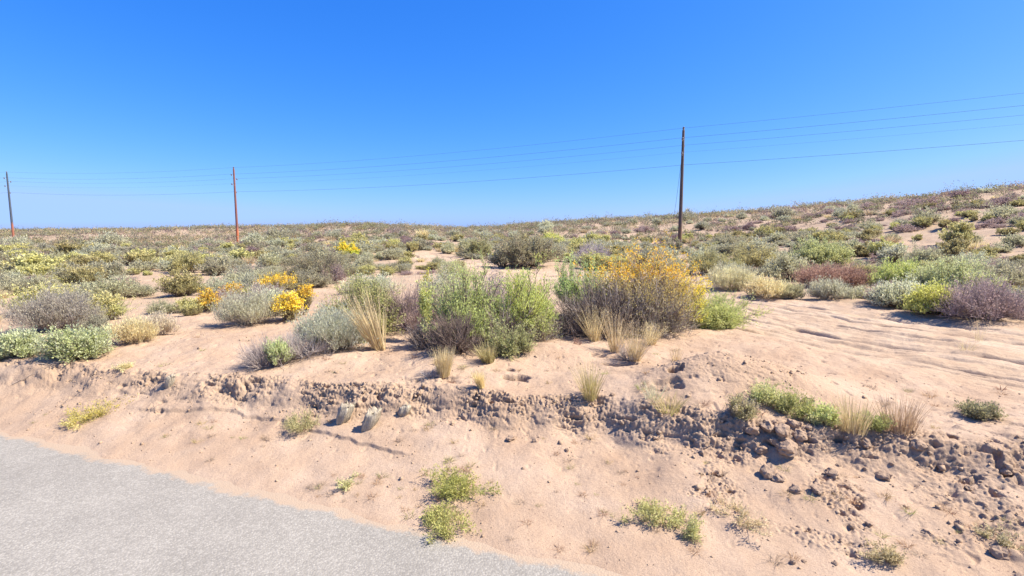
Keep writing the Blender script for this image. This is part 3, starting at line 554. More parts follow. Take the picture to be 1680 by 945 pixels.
# ---- plants on the flat to the other side
L = [('sagebrush', 70, 548, 118, 66, dict(stems=150, twigs=13, lv=8, pal=[(.48,.44,.34),(.40,.37,.28)], wood=[(.40,.34,.29),(.34,.28,.25)], up=.9, inner=.3, llen=.035, lwid=.007, srad=.007), 'large rounded grey-tan bush on the flat'),
 ('green_saltbush', 112, 592, 84, 38, dict(stems=90, twigs=9, lv=14, pal=[(.46,.52,.20),(.50,.54,.28),(.52,.54,.38)], low=.05), 'low mint green bush right at the bank lip'),
 ('green_saltbush', 20, 588, 58, 36, dict(stems=70, twigs=9, lv=14, pal=[(.52,.53,.37),(.48,.52,.24)], low=.05), 'pale mint bush at the frame edge of the bank lip'),
 ('straw_bush', 206, 566, 62, 34, dict(stems=70, twigs=11, lv=6, pal=STRAW, wood=[(.5,.4,.27)], up=1, llen=.04, lwid=.006, srad=.006), 'tan dry bush behind the mint green bush'),
 ('straw_bush', 248, 552, 56, 28, dict(stems=60, twigs=11, lv=6, pal=[(.55,.47,.34)], wood=[(.42,.34,.28)], up=1, llen=.04, lwid=.006, srad=.006), 'pinkish grey dry bush beside the tan dry bush'),
 ('sagebrush', 392, 536, 92, 50, dict(stems=110, twigs=12, lv=8, pal=[(.52,.50,.34),(.44,.42,.30)], wood=[(.42,.36,.29)], up=1, llen=.04, lwid=.006, srad=.006), 'feathery straw-green bush under the yellow blossoms'),
 ('yellow_rabbitbrush', 343, 512, 30, 30, dict(stems=34, twigs=7, lv=3, pal=RABBIT, flower=GOLD + [(.62,.46,.08)], ffrac=.72, llen=.04, lwid=.012), 'small golden flowering bush, apart from the other golden ones'),
 ('yellow_rabbitbrush', 378, 496, 34, 28, dict(stems=30, twigs=7, lv=3, pal=RABBIT, flower=GOLD, ffrac=.8, llen=.04, lwid=.012), 'golden flowering sprigs behind the feathery straw-green bush'),
 ('yellow_rabbitbrush', 447, 484, 58, 28, dict(stems=50, twigs=7, lv=5, pal=RABBIT, flower=GOLD, ffrac=.6, llen=.04, lwid=.012), 'wide yellow-topped bush farther back among grey sagebrush'),
 ('yellow_rabbitbrush', 470, 528, 46, 40, dict(stems=55, twigs=8, lv=3, pal=RABBIT, flower=GOLD + [(.62,.46,.08)], ffrac=.72, llen=.045, lwid=.014), 'brightest golden flowering bush above the feathery grey one'),
 ('yellow_rabbitbrush', 501, 514, 26, 44, dict(stems=30, twigs=8, lv=3, pal=RABBIT, flower=GOLD + [(.62,.46,.08)], ffrac=.72, llen=.04, lwid=.012, low=.5), 'narrow upright golden flowering bush'),
 ('silver_sagebrush', 440, 520, 60, 36, dict(stems=60, twigs=8, lv=12, pal=SILVER), 'silver-green bush tucked beside the brightest golden bush'),
 ('silver_sagebrush', 400, 470, 62, 36, dict(stems=60, twigs=8, lv=12, pal=SILVER), 'silvery bush behind the golden sprigs'),
 ('sagebrush', 425, 505, 60, 34, dict(stems=70, twigs=11, lv=4, pal=[(.46,.38,.32)], wood=[(.40,.32,.28)]), 'pinkish grey bush between the golden bushes'),
 ('sagebrush', 512, 468, 92, 52, dict(stems=100, twigs=9, lv=12, pal=OLIVE + SAGE, wood=DARKW), 'big dark olive bush with purplish base on open sand'),
 ('twiggy_shrub', 540, 466, 44, 34, dict(stems=60, twigs=12, lv=1, pal=PURPLE, wood=PURPLE), 'purplish grey bush joined to the big dark olive bush'),
 ('yellow_rabbitbrush', 567, 424, 34, 24, dict(stems=40, twigs=7, lv=6, pal=LIME, flower=GOLD, ffrac=.6, llen=.07, lwid=.03), 'lime and yellow bush far up the flat'),
 ('sagebrush', 300, 448, 56, 34, dict(stems=60, twigs=8, lv=12, pal=OLIVE + RABBIT, llen=.06, lwid=.02), 'olive bush on the flat before the reddish pole'),
 ('sagebrush', 868, 442, 100, 54, dict(stems=110, twigs=10, lv=12, pal=SAGE + OLIVE, wood=DARKW, llen=.07, lwid=.022, srad=.02), 'large rounded sage green bush beyond the bend of the sand track'),
 ('sagebrush', 785, 425, 44, 34, dict(stems=60, twigs=9, lv=10, pal=OLIVE, llen=.07, lwid=.022, srad=.02), 'dark olive bush beside the sand track bend'),
 ('silver_sagebrush', 825, 440, 40, 34, dict(stems=50, twigs=9, lv=10, pal=SILVER, llen=.07, lwid=.022, srad=.02), 'silvery bush left of the large rounded sage green bush'),
 ('twiggy_shrub', 975, 435, 66, 36, dict(stems=90, twigs=12, lv=3, pal=[(.42,.36,.36)], wood=[(.38,.32,.32)], srad=.014), 'lilac grey bush beyond the orange bush'),
 ('rabbitbrush', 908, 405, 40, 22, dict(stems=60, twigs=9, lv=10, pal=LIME + RABBIT, llen=.08, lwid=.03), 'yellow-green bush behind the large sage green bush'),
 ('rabbitbrush', 745, 470, 60, 36, dict(stems=60, twigs=9, lv=8, pal=[(.48,.48,.24)], wood=[(.4,.34,.25)], llen=.05, lwid=.01, up=1), 'pale straw-green bush behind the tall green bush'),
 # right-hand cluster
 ('rabbitbrush', 1498, 480, 92, 46, dict(stems=110, twigs=9, lv=12, pal=[(.50,.52,.16),(.42,.44,.16)], llen=.05, lwid=.014), 'yellow-green crown on the big thicket beside the sand track'),
 ('silver_sagebrush', 1490, 508, 80, 34, dict(stems=80, twigs=9, lv=12, pal=SILVER, llen=.05, lwid=.014), 'silvery low bush at the foot of the big thicket'),
 ('lime_rabbitbrush', 1553, 518, 78, 44, dict(stems=90, twigs=9, lv=14, pal=[(.52,.50,.13),(.44,.42,.12),(.56,.54,.17)], llen=.045, lwid=.014), 'vivid lime green bush at the front of the big thicket'),
 ('sagebrush', 1580, 492, 110, 60, dict(stems=120, twigs=10, lv=12, pal=[(.44,.45,.20),(.48,.48,.26)], llen=.05, lwid=.014), 'grey-green bush behind the vivid lime green one'),
 ('twiggy_shrub', 1640, 530, 130, 62, dict(stems=170, twigs=13, lv=2, pal=PURPLE, wood=[(.34,.26,.25),(.40,.32,.29),(.25,.19,.19)], srad=.010), 'large purple-brown twiggy bush at the end of the thicket'),
 ('sagebrush', 1650, 478, 90, 44, dict(stems=90, twigs=10, lv=10, pal=SAGE, llen=.05, lwid=.014), 'dull sage bush behind the purple-brown twiggy bush'),
 ('twiggy_shrub', 1465, 500, 60, 32, dict(stems=80, twigs=12, lv=2, pal=PURPLE, wood=PURPLE, srad=.009), 'purplish twiggy bush at the near corner of the big thicket'),
 ('redbrown_shrub', 1385, 474, 112, 26, dict(stems=140, twigs=12, lv=5, pal=[(.36,.22,.16),(.42,.27,.20)], wood=[(.30,.18,.14)], llen=.05, lwid=.012, up=1), 'long low reddish brown bush beyond the sand track'),
 ('straw_bush', 1208, 478, 72, 34, dict(stems=90, twigs=12, lv=8, pal=[(.62,.58,.34),(.55,.50,.32)], wood=[(.5,.42,.28)], llen=.06, lwid=.008, up=1), 'pale straw bush on the verge just past the orange bush'),
 ('straw_bush', 1270, 492, 66, 28, dict(stems=70, twigs=12, lv=8, pal=STRAW, wood=[(.5,.4,.27)], llen=.05, lwid=.008, up=1), 'golden tan grass bush on the track verge'),
 ('straw_bush', 1370, 492, 56, 24, dict(stems=60, twigs=10, lv=8, pal=[(.44,.42,.30)], wood=[(.36,.30,.24)], llen=.05, lwid=.008, up=1), 'small grey tuft before the reddish brown bush'),
 ('straw_bush', 1302, 492, 36, 20, dict(stems=50, twigs=10, lv=8, pal=[(.46,.44,.26)], wood=[(.38,.32,.24)], llen=.05, lwid=.008, up=1), 'low olive tuft on the track verge'),
 ('rabbitbrush', 1360, 440, 84, 44, dict(stems=100, twigs=9, lv=12, pal=[(.46,.45,.20),(.40,.42,.20)], llen=.07, lwid=.02), 'yellowish green bush behind the reddish brown one'),
 ('sagebrush', 1300, 462, 80, 42, dict(stems=90, twigs=9, lv=10, pal=SAGE, llen=.06, lwid=.018), 'sage grey bush beyond the golden tan grass bush'),
 ('sagebrush', 1250, 448, 80, 40, dict(stems=90, twigs=9, lv=10, pal=RABBIT, llen=.06, lwid=.018), 'olive yellow bush beyond the pale straw bush'),
 ('sagebrush', 1175, 452, 70, 40, dict(stems=90, twigs=9, lv=10, pal=OLIVE + RABBIT, llen=.06, lwid=.018), 'olive bush peeping past the orange bush'),
]
for nm, px, py, w, h, kw, lab in L:
    kw.setdefault('stems', 70); hero_shrub(nm, px, py, w, h, lab, **kw)
hero_grass('straw_grass', 150, 560, 40, 22, 'low dry grass beside the tan dry bush', n=120, width=.007)
hero_grass('straw_grass', 1585, 575, 26, 20, 'lone dry sprig standing in the sand track', n=30, width=.006, spread=.6)
hero_grass('straw_grass', 1605, 560, 20, 46, 'thin dry stalk on the sand track', n=12, width=.006, spread=.3)

# ------------------------------------------------------------------ scattered desert shrubs
rmin_px = [(0, 556), (60, 560), (150, 545), (300, 520), (430, 520), (560, 470), (700, 450), (830, 440), (950, 440), (1150, 452), (1240, 470), (1320, 480), (1440, 500), (1680, 530)]
_rm = [(math.degrees(math.atan2(*at(px, py)[:2])), math.hypot(*at(px, py)[:2])) for px, py in rmin_px]
RT = np.array([a[0] for a in _rm]); RM = np.array([a[1] for a in _rm])
bare = [(205, 408, 5.5, 5.0), (455, 441, 3.6, 1.6), (265, 470, 2.6, 1.2), (540, 378, 3., 3.), (620, 465, 1.5, 1.0), (530, 478, 1.6, .8), (715, 398, 3., 2.5), (250, 500, 1.6, .7),
        (400, 455, 2.5, 1.2), (120, 395, 6, 3), (1560, 390, 4, .8), (1640, 400, 3, .8), (1480, 360, 3, 1.2), (1650, 345, 2, 1.5), (800, 420, 2.5, 2), (1330, 372, 2, 1), (60, 440, 2, .9), (335, 462, 2, .9)]
BARE = [(*at(px, py)[:2], a, b) for px, py, a, b in bare]
def scatter():
    rng = np.random.default_rng(11); pts = []
    def ring(r0, r1, dens, smin, smax):
        n = int(1.12 * dens * 1.78 * .5 * (r1 * r1 - r0 * r0)); rr = np.sqrt(rng.uniform(r0 * r0, r1 * r1, n)); th = R(1) * rng.uniform(-51, 51, n)
        for a, b, q in zip(rr, th, rng.uniform(smin, smax, n)): pts.append((a * math.sin(b), a * math.cos(b), q))
    ring(8, 26, 1.5, .6, 1.25); ring(8, 26, 1.3, .35, .6); ring(26, 55, 1.1, .55, 1.35); ring(26, 55, .5, .4, .7); ring(55, 110, .55, .7, 1.5); ring(55, 110, .10, 1.7, 2.5); ring(110, 260, .20, 1.1, 2.4)
    P = np.array(pts); rr = np.hypot(P[:, 0], P[:, 1]); th = np.degrees(np.arctan2(P[:, 0], P[:, 1]))
    ok = rr > np.interp(th, RT, RM)
    ok &= ~((np.abs(P[:, 0] / P[:, 1] - 14.35 / 44) < .02) & (P[:, 1] < 44.5) & (P[:, 1] > 36)) & ~((np.abs(P[:, 0] / P[:, 1] + 36.8 / 69) < .012) & (P[:, 1] < 69.5) & (P[:, 1] > 50)) & ~((np.abs(P[:, 0] / P[:, 1] + 81.4 / 84) < .012) & (P[:, 1] < 84.5) & (P[:, 1] > 66))
    off, arc, hw = track(P[:, 0], P[:, 1]); ok &= np.abs(off) > hw + .25
    for bx, by, a, b in BARE: ok &= ((P[:, 0] - bx) / a) ** 2 + ((P[:, 1] - by) / b) ** 2 > 1
    ok &= noise(P[:, 0] / 3.4, P[:, 1] / 2.6, 201) < .30
    for hx, hy, hr, _ in HERO: ok &= np.hypot(P[:, 0] - hx, P[:, 1] - hy) > hr * .85 + P[:, 2] * .28
    P = P[ok]; order = np.argsort(np.hypot(P[:, 0], P[:, 1])); P = P[order]
    cell = {}; out = []
    for x, y, s in P:
        g = (int(x // 1.6), int(y // 1.6)); hit = False
        for i in (-1, 0, 1):
            for j in (-1, 0, 1):
                for (u, v, t) in cell.get((g[0] + i, g[1] + j), ()):
                    if (u - x) ** 2 + (v - y) ** 2 < (.40 * (s + t)) ** 2: hit = True
        if hit: continue
        cell.setdefault(g, []).append((x, y, s)); out.append((x, y, s))
    return np.array(out)
SC = scatter()
rng = np.random.default_rng(5)
kindsel = rng.random(len(SC)); pn = noise(SC[:, 0] / 6, SC[:, 1] / 6, 301); az = np.arctan2(SC[:, 0], SC[:, 1])
rightish = sstep(.35, .7, az)
# 0 sagebrush, 1 rabbitbrush, 2 twiggy purple, 3 silvery, 4 straw grass
kind = np.select([kindsel < .36 - .08 * rightish, kindsel < .60 - .10 * rightish + .12 * pn, kindsel < .72 + .16 * rightish + .05 * pn, kindsel < .86 + .08 * rightish], [0, 1, 2, 3], 4)
specs = {
 0: ('sagebrush_shrub', 'sagebrush', dict(pal=SAGE), 'grey-green sagebrush'),
 1: ('rabbitbrush_shrub', 'rabbitbrush', dict(pal=RABBIT + OLIVE, up=1.0), 'yellow-green rabbitbrush'),
 2: ('purple_twig_shrub', 'dry shrub', dict(pal=PURPLE, wood=PURPLE), 'purplish brown leafless shrub'),
 3: ('silvery_shrub', 'sagebrush', dict(pal=SILVER), 'silvery blue-green shrub'),
 4: ('dry_grass_clump', 'grass clump', None, 'straw coloured grass clump')}
protos = {}
def proto(k, lod, v):
    key = (k, lod, v)
    if key in protos: return protos[key]
    nm, cat, kw, lab = specs[k]; seed = 900 + k * 31 + v * 7 + lod * 3
    if kw is None:
        b, hb = grass_bufs(seed, 1.0, .55, [420, 200][lod], width=[.012, .025][lod], spread=.75, base=.22, pal=STRAW + [(.55, .50, .30)])
        me = merged(nm, (b, M_BLADE)); protos[key] = (None, None, None, me); return protos[key]
    kw = dict(kw); kw['pal'] = [tuple(q * 1.08 for q in cc) for cc in kw['pal']]; p = [dict(stems=90, twigs=8, lv=9 if k != 2 else 2, llen=.055, lwid=.018), dict(stems=60, twigs=6, lv=7 if k != 2 else 4, llen=.085, lwid=.035)][lod]
    p.update(kw); fl = [(.54, .48, .18), (.56, .50, .24)] if k == 1 else None
    wb, lb, fb = shrub_bufs(seed, w=1.0 + .15 * (v % 2), dpt=1.0, h=[.58, .48, .68][v % 3], srad=[.009, .014][lod], inner=.45, low=.2 if k != 2 else .05, lump=.4, flower=fl, ffrac=.22 if fl else 0, twl=.2, **p)
    if lod == 0: protos[key] = (bmesh_of('wood', wb, M_WOOD), bmesh_of('foliage', lb, M_LEAF), bmesh_of('blossom', fb, M_FLOWER), None)
    else: protos[key] = (None, None, None, merged(nm, (wb, M_WOOD), (lb, M_LEAF), (fb, M_FLOWER)))
    return protos[key]
ZS = height(SC[:, 0], SC[:, 1]); RS = np.hypot(SC[:, 0], SC[:, 1])
count = {k: 0 for k in specs}; used = {}; rest = []; cap = {0: 290, 1: 290, 2: 260, 3: 280, 4: 200}
LM = [(h[0], h[1], h[3]) for h in HERO]
size_word = lambda s: 'small' if s < .75 else 'medium' if s < 1.0 else 'large'
def where(x, y):
    px, py = project(x, y, 1.0); r = math.hypot(x, y)
    if y > 28 or r > 34:
        if px < 250: z = 'between the far pole and the reddish pole'
        elif px < 420: z = 'around the reddish pole'
        elif px < 700: z = 'on the low rise beyond the reddish pole'
        elif px < 880: z = 'on the saddle of the skyline'
        elif px < 1060: z = 'on the slope before the tall brown pole'
        elif px < 1240: z = 'around the foot of the tall brown pole'
        elif px < 1450: z = 'on the hillside past the tall brown pole'
        else: z = 'on the steepest part of the hillside'
    else:
        if px < 200: z = 'on the near flat behind the rounded grey-tan bush'
        elif px < 420: z = 'on the flat behind the golden bushes'
        elif px < 640: z = 'near the big dark olive bush'
        elif px < 1000: z = 'beside the bend of the sand track'
        elif px < 1260: z = 'behind the orange bush'
        else: z = 'on the foot of the hill past the sand track'
    return z
for i in np.argsort(RS):
    x, y, s = SC[i]; k = int(kind[i]); px, py = project(x, y, ZS[i])
    if count[k] >= cap[k] or not (-25 < px < 1705): rest.append(i); continue
    count[k] += 1; lod = 0 if RS[i] < 24 else 1; v = int(rng.integers(0, 5)); W, Fm, B, one = proto(k, lod, v)
    nm, cat, kw, lab = specs[k]; loc = (x, y, ZS[i] - .03); rz = rng.random() * 6.28; sc = (s * rng.uniform(.95, 1.25), s * rng.uniform(.95, 1.25), s * rng.uniform(.7, 1.08))
    if k == 2: sc = (sc[0], sc[1], sc[2] * .75)
    tall = 'tall' if sc[2] > 1.02 else 'low' if sc[2] < .68 else 'rounded'
    full = f'{size_word(s)} {tall} {lab} {where(x, y)}'
    grp = f'{lab}s {where(x, y)}'
    if one is not None: o = link(nm, one, None, loc); tag(o, full, cat, grp)
    else:
        o = empty(nm, loc, full, cat, grp)
        link('wood', W, o); link('foliage', Fm, o)
        if B: link('blossom', B, o)
    o.rotation_euler = (0, 0, rz); o.scale = sc
# the shrubs beyond those, too many to count
rest = np.array(rest)
for k, nm, pal, wood, lab in ((0, 'sagebrush_scrub', SAGE, DARKW, 'grey-green sagebrush scrub covering the distant slopes'), (1, 'rabbitbrush_scrub', RABBIT + OLIVE, DARKW, 'yellow-green rabbitbrush scrub covering the distant slopes'),
                          (2, 'dry_twig_scrub', PURPLE, PURPLE, 'purplish brown dry scrub covering the distant slopes'), (3, 'silvery_scrub', SILVER, DARKW, 'silvery scrub covering the distant slopes'), (4, 'distant_grass', STRAW, STRAW, 'pale dry grass on the distant slopes')):
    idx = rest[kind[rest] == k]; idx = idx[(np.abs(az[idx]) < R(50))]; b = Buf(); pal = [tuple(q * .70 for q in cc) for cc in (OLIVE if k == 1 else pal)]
    for lo, hi, nl, ls in ((0, 70, 150, .14), (70, 130, 80, .22), (130, 400, 42, .38)):
        ii = idx[(RS[idx] >= lo) & (RS[idx] < hi)]
        if not len(ii): continue
        n = len(ii) * nl; q = np.repeat(ii, nl); s = SC[q, 2] * 1.05; hh = np.repeat(rng.uniform(.4, .62, len(ii)), nl) * (.75 if k == 2 else 1)
        a_ = rng.random(n) * 2 * PI; e = np.arcsin(rng.random(n)); rad = rng.uniform(.6, 1, n) * (1 + .25 * np.sin(a_ * 3 + q))
        c = np.stack([SC[q, 0] + np.cos(a_) * np.cos(e) * s * .55 * rad, SC[q, 1] + np.sin(a_) * np.cos(e) * s * .55 * rad, ZS[q] + np.sin(e) * s * hh * rad * 1.1 - .02], 1)
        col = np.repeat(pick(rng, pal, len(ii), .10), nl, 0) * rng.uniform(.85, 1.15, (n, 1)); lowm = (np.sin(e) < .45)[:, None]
        col = np.where(lowm, pick(rng, wood, n), col)  # lower quads in wood colours: woody bases, plus shaded undersides painted into the colour
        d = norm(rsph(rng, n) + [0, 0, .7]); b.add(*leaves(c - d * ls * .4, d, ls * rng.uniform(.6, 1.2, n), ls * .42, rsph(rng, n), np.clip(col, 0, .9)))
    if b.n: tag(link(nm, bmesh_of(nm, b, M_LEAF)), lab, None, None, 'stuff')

# ------------------------------------------------------------------ clods, pebbles, twigs, stubs
def rock_mesh(name, seed, m, sub=3, sq=(1, .8, .6)):
    import bmesh
    bm = bmesh.new(); bmesh.ops.create_icosphere(bm, subdivisions=sub, radius=.5)
    co = np.array([v.co for v in bm.verts]); o = seed * 13.7
    n = noise(co[:, 0] * 2.6 + o, co[:, 1] * 2.6 + co[:, 2] * 1.7, seed) * .35 + noise(co[:, 0] * 7 + o, co[:, 2] * 7 - co[:, 1] * 4, seed + 5) * .16 + noise(co[:, 1] * 16 + o, co[:, 2] * 16 + co[:, 0] * 6, seed + 7) * .07
    rg = np.random.default_rng(seed)
    for _ in range(7):
        p = norm(rg.normal(size=3)); dd = co @ p; co = co - np.clip(dd - .36, 0, 1)[:, None] * p * .85
    co = co * (1 + n)[:, None] * sq
    for v, c in zip(bm.verts, co): v.co = c
    me = bpy.data.meshes.new(name); bm.to_mesh(me); bm.free(); me.materials.append(m); return me
CL = [rock_mesh('dirt_clod', 40 + i, M_CLOD, 3, (1, .75 + .1 * (i % 3), .55 + .1 * (i % 4))) for i in range(6)]
clods = [(1236, 715, 26, 'dirt clod on the near shoulder of the clod heap'), (1258, 706, 30, 'pale clod crowning the clod heap'), (1282, 716, 34, 'big clod in the middle of the clod heap'), (1300, 700, 24, 'small clod behind the clod heap'),
 (1312, 722, 30, 'reddish upright clod at the far side of the clod heap'), (1290, 742, 40, 'largest clod sliding off the clod heap'), (1250, 738, 26, 'clod in the shade under the clod heap'), (1268, 728, 22, 'fist sized clod inside the clod heap'), (1325, 705, 18, 'round reddish clod beyond the clod heap'), 
 (1262, 778, 36, 'broad reddish clod lying below the clod heap'), (1278, 786, 28, 'clod touching the broad reddish clod'), (1305, 806, 24, 'angular clod below the broad reddish clod'), (1340, 810, 26, 'flat clod beside the angular clod'),
 (1180, 776, 16, 'small clod on the slope before the clod heap'), (1152, 744, 18, 'clod at a dark hollow under the bank'), (1420, 730, 28, 'rounded clod set in the bank lip below the pale brown tuft'), (1505, 735, 38, 'wide crusty clod in the bank lip below the reddish tuft'),
 (1365, 778, 28, 'crusty clod on the rough slope'), (1450, 784, 34, 'larger crusty clod farther along the rough slope'), (1375, 762, 12, 'chip beside the crusty clod'), (1462, 768, 12, 'chip beside the larger crusty clod'), (1300, 925, 16, 'clod low on the slope'), (1318, 922, 12, 'little clod beside the low one'),
 (1370, 925, 13, 'dark clod near the bottom of the slope'), (1425, 862, 18, 'dark lump on the rough slope'), (1520, 875, 22, 'lump farther along the rough slope'), (1575, 860, 20, 'lump near the end of the rough slope'), (1640, 908, 36, 'long buried lump at the lower corner'),
 (1590, 800, 20, 'clod on the churned slope end'), (1650, 770, 22, 'clod at the end of the bank lip'), (838, 722, 24, 'brownish lump hanging at the foot of the cut bank'), (878, 726, 14, 'smaller lump beside the brownish hanging one'), (858, 771, 8, 'tiny grey stone alone on the smooth slope'),
 (930, 740, 12, 'crumb of the cut bank lying under it'), (1310, 865, 12, 'solitary clod mid slope'), (1005, 648, 12, 'reddish clod on the crest by the gully'), (1075, 722, 16, 'reddish clod under the gully edge'), (1020, 700, 14, 'clod lodged in the cut bank')]
for i, (px, py, w, lab) in enumerate(clods):
    x, y, z = at(px, py); k = y / FPX * w * (.95 if i < 13 else .8); o = link('dirt_clod', CL[i % 6], None, (x, y, z + k * .10)); o.scale = (k, k, k); rg = random.Random(i); o.rotation_euler = (rg.uniform(-.4, .4), rg.uniform(-.4, .4), rg.uniform(0, 6.3))
    tag(o, lab, 'dirt clod', 'clods fallen from the cut bank')
# loose crumbs and pebbles: one object, nobody could count them
def crumbs():
    rng = np.random.default_rng(77); n = 42000; S = rng.uniform(-8.5, 6.5, n); D = rng.uniform(.05, 4.2, n)
    x = E0[0] + S * DS[0] + D * DN[0]; y = E0[1] + S * DS[1] + D * DN[1]
    cr = []; z = height(x, y, True, cr); c = cr[0]; dc = np.interp(S, CS, CD); below = (D < dc) & (D > dc - .9)
    pr = .03 + .26 * c + .12 * below * sstep(-.1, .3, noise(S / .5, D / .4, 401)) + .14 * sstep(1.8, 3, S) * (D < dc + .2) + .05 * sstep(.1, .4, noise(S / .7, D / .6, 405)) + .5 * (np.hypot(x - 3.0, y - 6.6) < .9) * .25
    k = (rng.random(n) < pr) & (y > .5); x, y, z, c = x[k], y[k], z[k], c[k]; n = len(x)
    sz = np.exp(rng.normal(-5.05, .5, n)) * (1 + .3 * c); sz = np.clip(sz, .004, .035)
    cube = np.array([(-1, -1, -1), (1, -1, -1), (1, 1, -1), (-1, 1, -1), (-1, -1, 1), (1, -1, 1), (1, 1, 1), (-1, 1, 1)], float) * .7
    q = np.array([(0, 3, 2, 1), (4, 5, 6, 7), (0, 1, 5, 4), (1, 2, 6, 5), (2, 3, 7, 6), (3, 0, 4, 7)])
    V = cube[None] * rng.uniform(.6, 1.2, (n, 1, 3)) + rng.normal(size=(n, 8, 3)) * .22
    a = rng.random(n) * 6.28; b_ = rng.random(n) * 6.28
    ca, sa, cb_, sb = np.cos(a)[:, None], np.sin(a)[:, None], np.cos(b_)[:, None], np.sin(b_)[:, None]
    X, Y, Z = V[..., 0] * ca - V[..., 1] * sa, V[..., 0] * sa + V[..., 1] * ca, V[..., 2]; Y, Z = Y * cb_ - Z * sb, Y * sb + Z * cb_
    V = np.stack([X, Y, Z], -1) * sz[:, None, None] + np.stack([x, y, z + sz * .1], 1)[:, None]
    Q = (q[None] + 8 * np.arange(n)[:, None, None]).reshape(-1, 4)
    tag(link('soil_crumbs', quads_mesh('soil_crumbs', V.reshape(-1, 3), Q, mats=(M_PEB,), smooth=True)), 'loose soil crumbs and grit strewn over the sandy bank', None, None, 'stuff')
crumbs()
# small dry sprigs on the shoulder
rng = np.random.default_rng(8)
SPM = []
for v, pal in enumerate([[(.46, .34, .17)], [(.38, .23, .14)], [(.37, .35, .15)], [(.33, .26, .19)]]):
    b, hb = grass_bufs(70 + v, .3, .10, 40, pal=pal, width=.005, spread=1.0, base=.05, curl=.5); SPM.append(merged('dry_sprig', (b, M_BLADE)))
words = ['straw', 'rusty', 'olive', 'greyish']; n_ = 0
for _ in range(650):
    if n_ >= 140: break
    px, py = rng.uniform(20, 1660), rng.uniform(675, 935)
    x, y, z = at(px, py); s_, d_ = sd(x, y); dcv = float(np.interp(s_, CS, CD))
    if d_ < .08 or d_ > dcv - .3 or noise(px / 130, py / 60, 9) < -.1: continue
    v = int(rng.integers(0, 4)); o = link('dry_sprig', SPM[v], None, (x, y, z)); q = rng.uniform(.3, .9); o.scale = (q, q, q * rng.uniform(.6, 1.1)); o.rotation_euler = (0, 0, rng.random() * 6.28)
    wh = 'at the asphalt edge' if d_ < .3 else 'on the smooth slope under the bank' if px < 1000 else 'on the rough slope under the clod heap'
    tag(o, f'tiny {words[v]} sprig {wh}', 'dry weed', f'tiny {words[v]} sprigs {wh}'); n_ += 1
# litter sprigs on the plateau sand
n_ = 0
for _ in range(500):
    if n_ >= 60: break
    px, py = rng.uniform(20, 1660), rng.uniform(530, 705)
    x, y, z = at(px, py); s_, d_ = sd(x, y); dcv = float(np.interp(s_, CS, CD))
    if d_ < dcv + .1 or (px > 1230 and py < 620) or any(math.hypot(x - h[0], y - h[1]) < h[2] * .8 for h in HERO): continue
    v = int(rng.integers(0, 4)); o = link('dry_sprig', SPM[v], None, (x, y, z)); q = rng.uniform(.5, 1.1); o.scale = (q, q, q * rng.uniform(.5, 1.0)); o.rotation_euler = (0, 0, rng.random() * 6.28)
    wh = 'on the sand above the bank'; tag(o, f'tiny {words[v]} sprig {wh}', 'dry weed', f'tiny {words[v]} sprigs {wh}'); n_ += 1

def stub(px, py, wpx, hpx, tilt, lab, seed):
    """weathered, frayed wooden stub leaning out of the bank"""
    x, y, z = at(px, py); k = y / FPX; w, h = wpx * k, hpx * k; rg = np.random.default_rng(seed); K, Sd = 9, 22
    fin = rg.uniform(-.24, .2, Sd); t = np.linspace(0, 1, K); a = np.arange(Sd) * 2 * PI / Sd; V = []
    for i, u in enumerate(t):
        rr = w * .5 * (.34 + .80 * math.sin(PI * .5 * min(1, u * 1.5)) - .18 * u ** 3)
        rj = rr * (1 + fin + .05 * rg.normal(size=Sd))
        top = (rg.uniform(-.22, .10, Sd) * h if i == K - 1 else 0)
        V.append(np.stack([rj * np.cos(a) + tilt[0] * u * h, rj * np.sin(a) * .8 + tilt[1] * u * h, u * h * np.ones(Sd) - .06 + top], 1))
    V.append(np.tile(np.array([[tilt[0] * h * .93, tilt[1] * h * .93, h * .62]]), (Sd, 1)) + .12 * w * np.stack([np.cos(a), np.sin(a), a * 0], 1))
    V = np.concatenate(V); i = np.arange((K + 1) * Sd).reshape(K + 1, Sd); n = np.roll(i, -1, 1)
    Q = np.stack([i[:-1], n[:-1], n[1:], i[1:]], -1).reshape(-1, 4)
    o = link('wood_stub', quads_mesh('wood_stub', V, Q, mats=(M_STUMP,), smooth=True), None, (x, y, z)); tag(o, lab, 'wooden stub', 'weathered stubs in the cut bank')
stub(556, 694, 23, 42, (.38, .10), 'weathered grey stub leaning from the cut bank, first of the close pair', 3)
stub(597, 704, 24, 44, (.38, .10), 'weathered grey stub leaning from the cut bank, second of the close pair', 8)
stub(275, 638, 12, 28, (.22, .1), 'lone weathered stub sticking out of the bank near the feathery bushes', 5)
stub(660, 682, 18, 22, (.3, .1), 'short broken grey stub wedged under the overhanging crust', 6)
# dead sticks
def stick(p0, p1, lab, rad=.006):
    a = np.array(at(*p0)); b = np.array(at(*p1)); t = np.linspace(0, 1, 9)[:, None]; P = a * (1 - t) + b * t; P[:, 2] = height(P[:, 0], P[:, 1]) + .012
    P += np.random.default_rng(int(p0[0])).normal(size=P.shape) * .008; v, q, c = tubes(P[None], np.linspace(rad, rad * .5, 9)[None], (.34, .27, .22), 5)
    tag(link('dead_stick', quads_mesh('dead_stick', v, q, c, (M_WOOD,))), lab, 'stick')
stick((18, 634), (78, 604), 'thin dead stick lying on the bank slope'); stick((62, 600), (116, 596), 'dead stick along the foot of the mint green bush', .009)
stick((1138, 745), (1172, 722), 'short dead stick beside the dark hollow', .005)

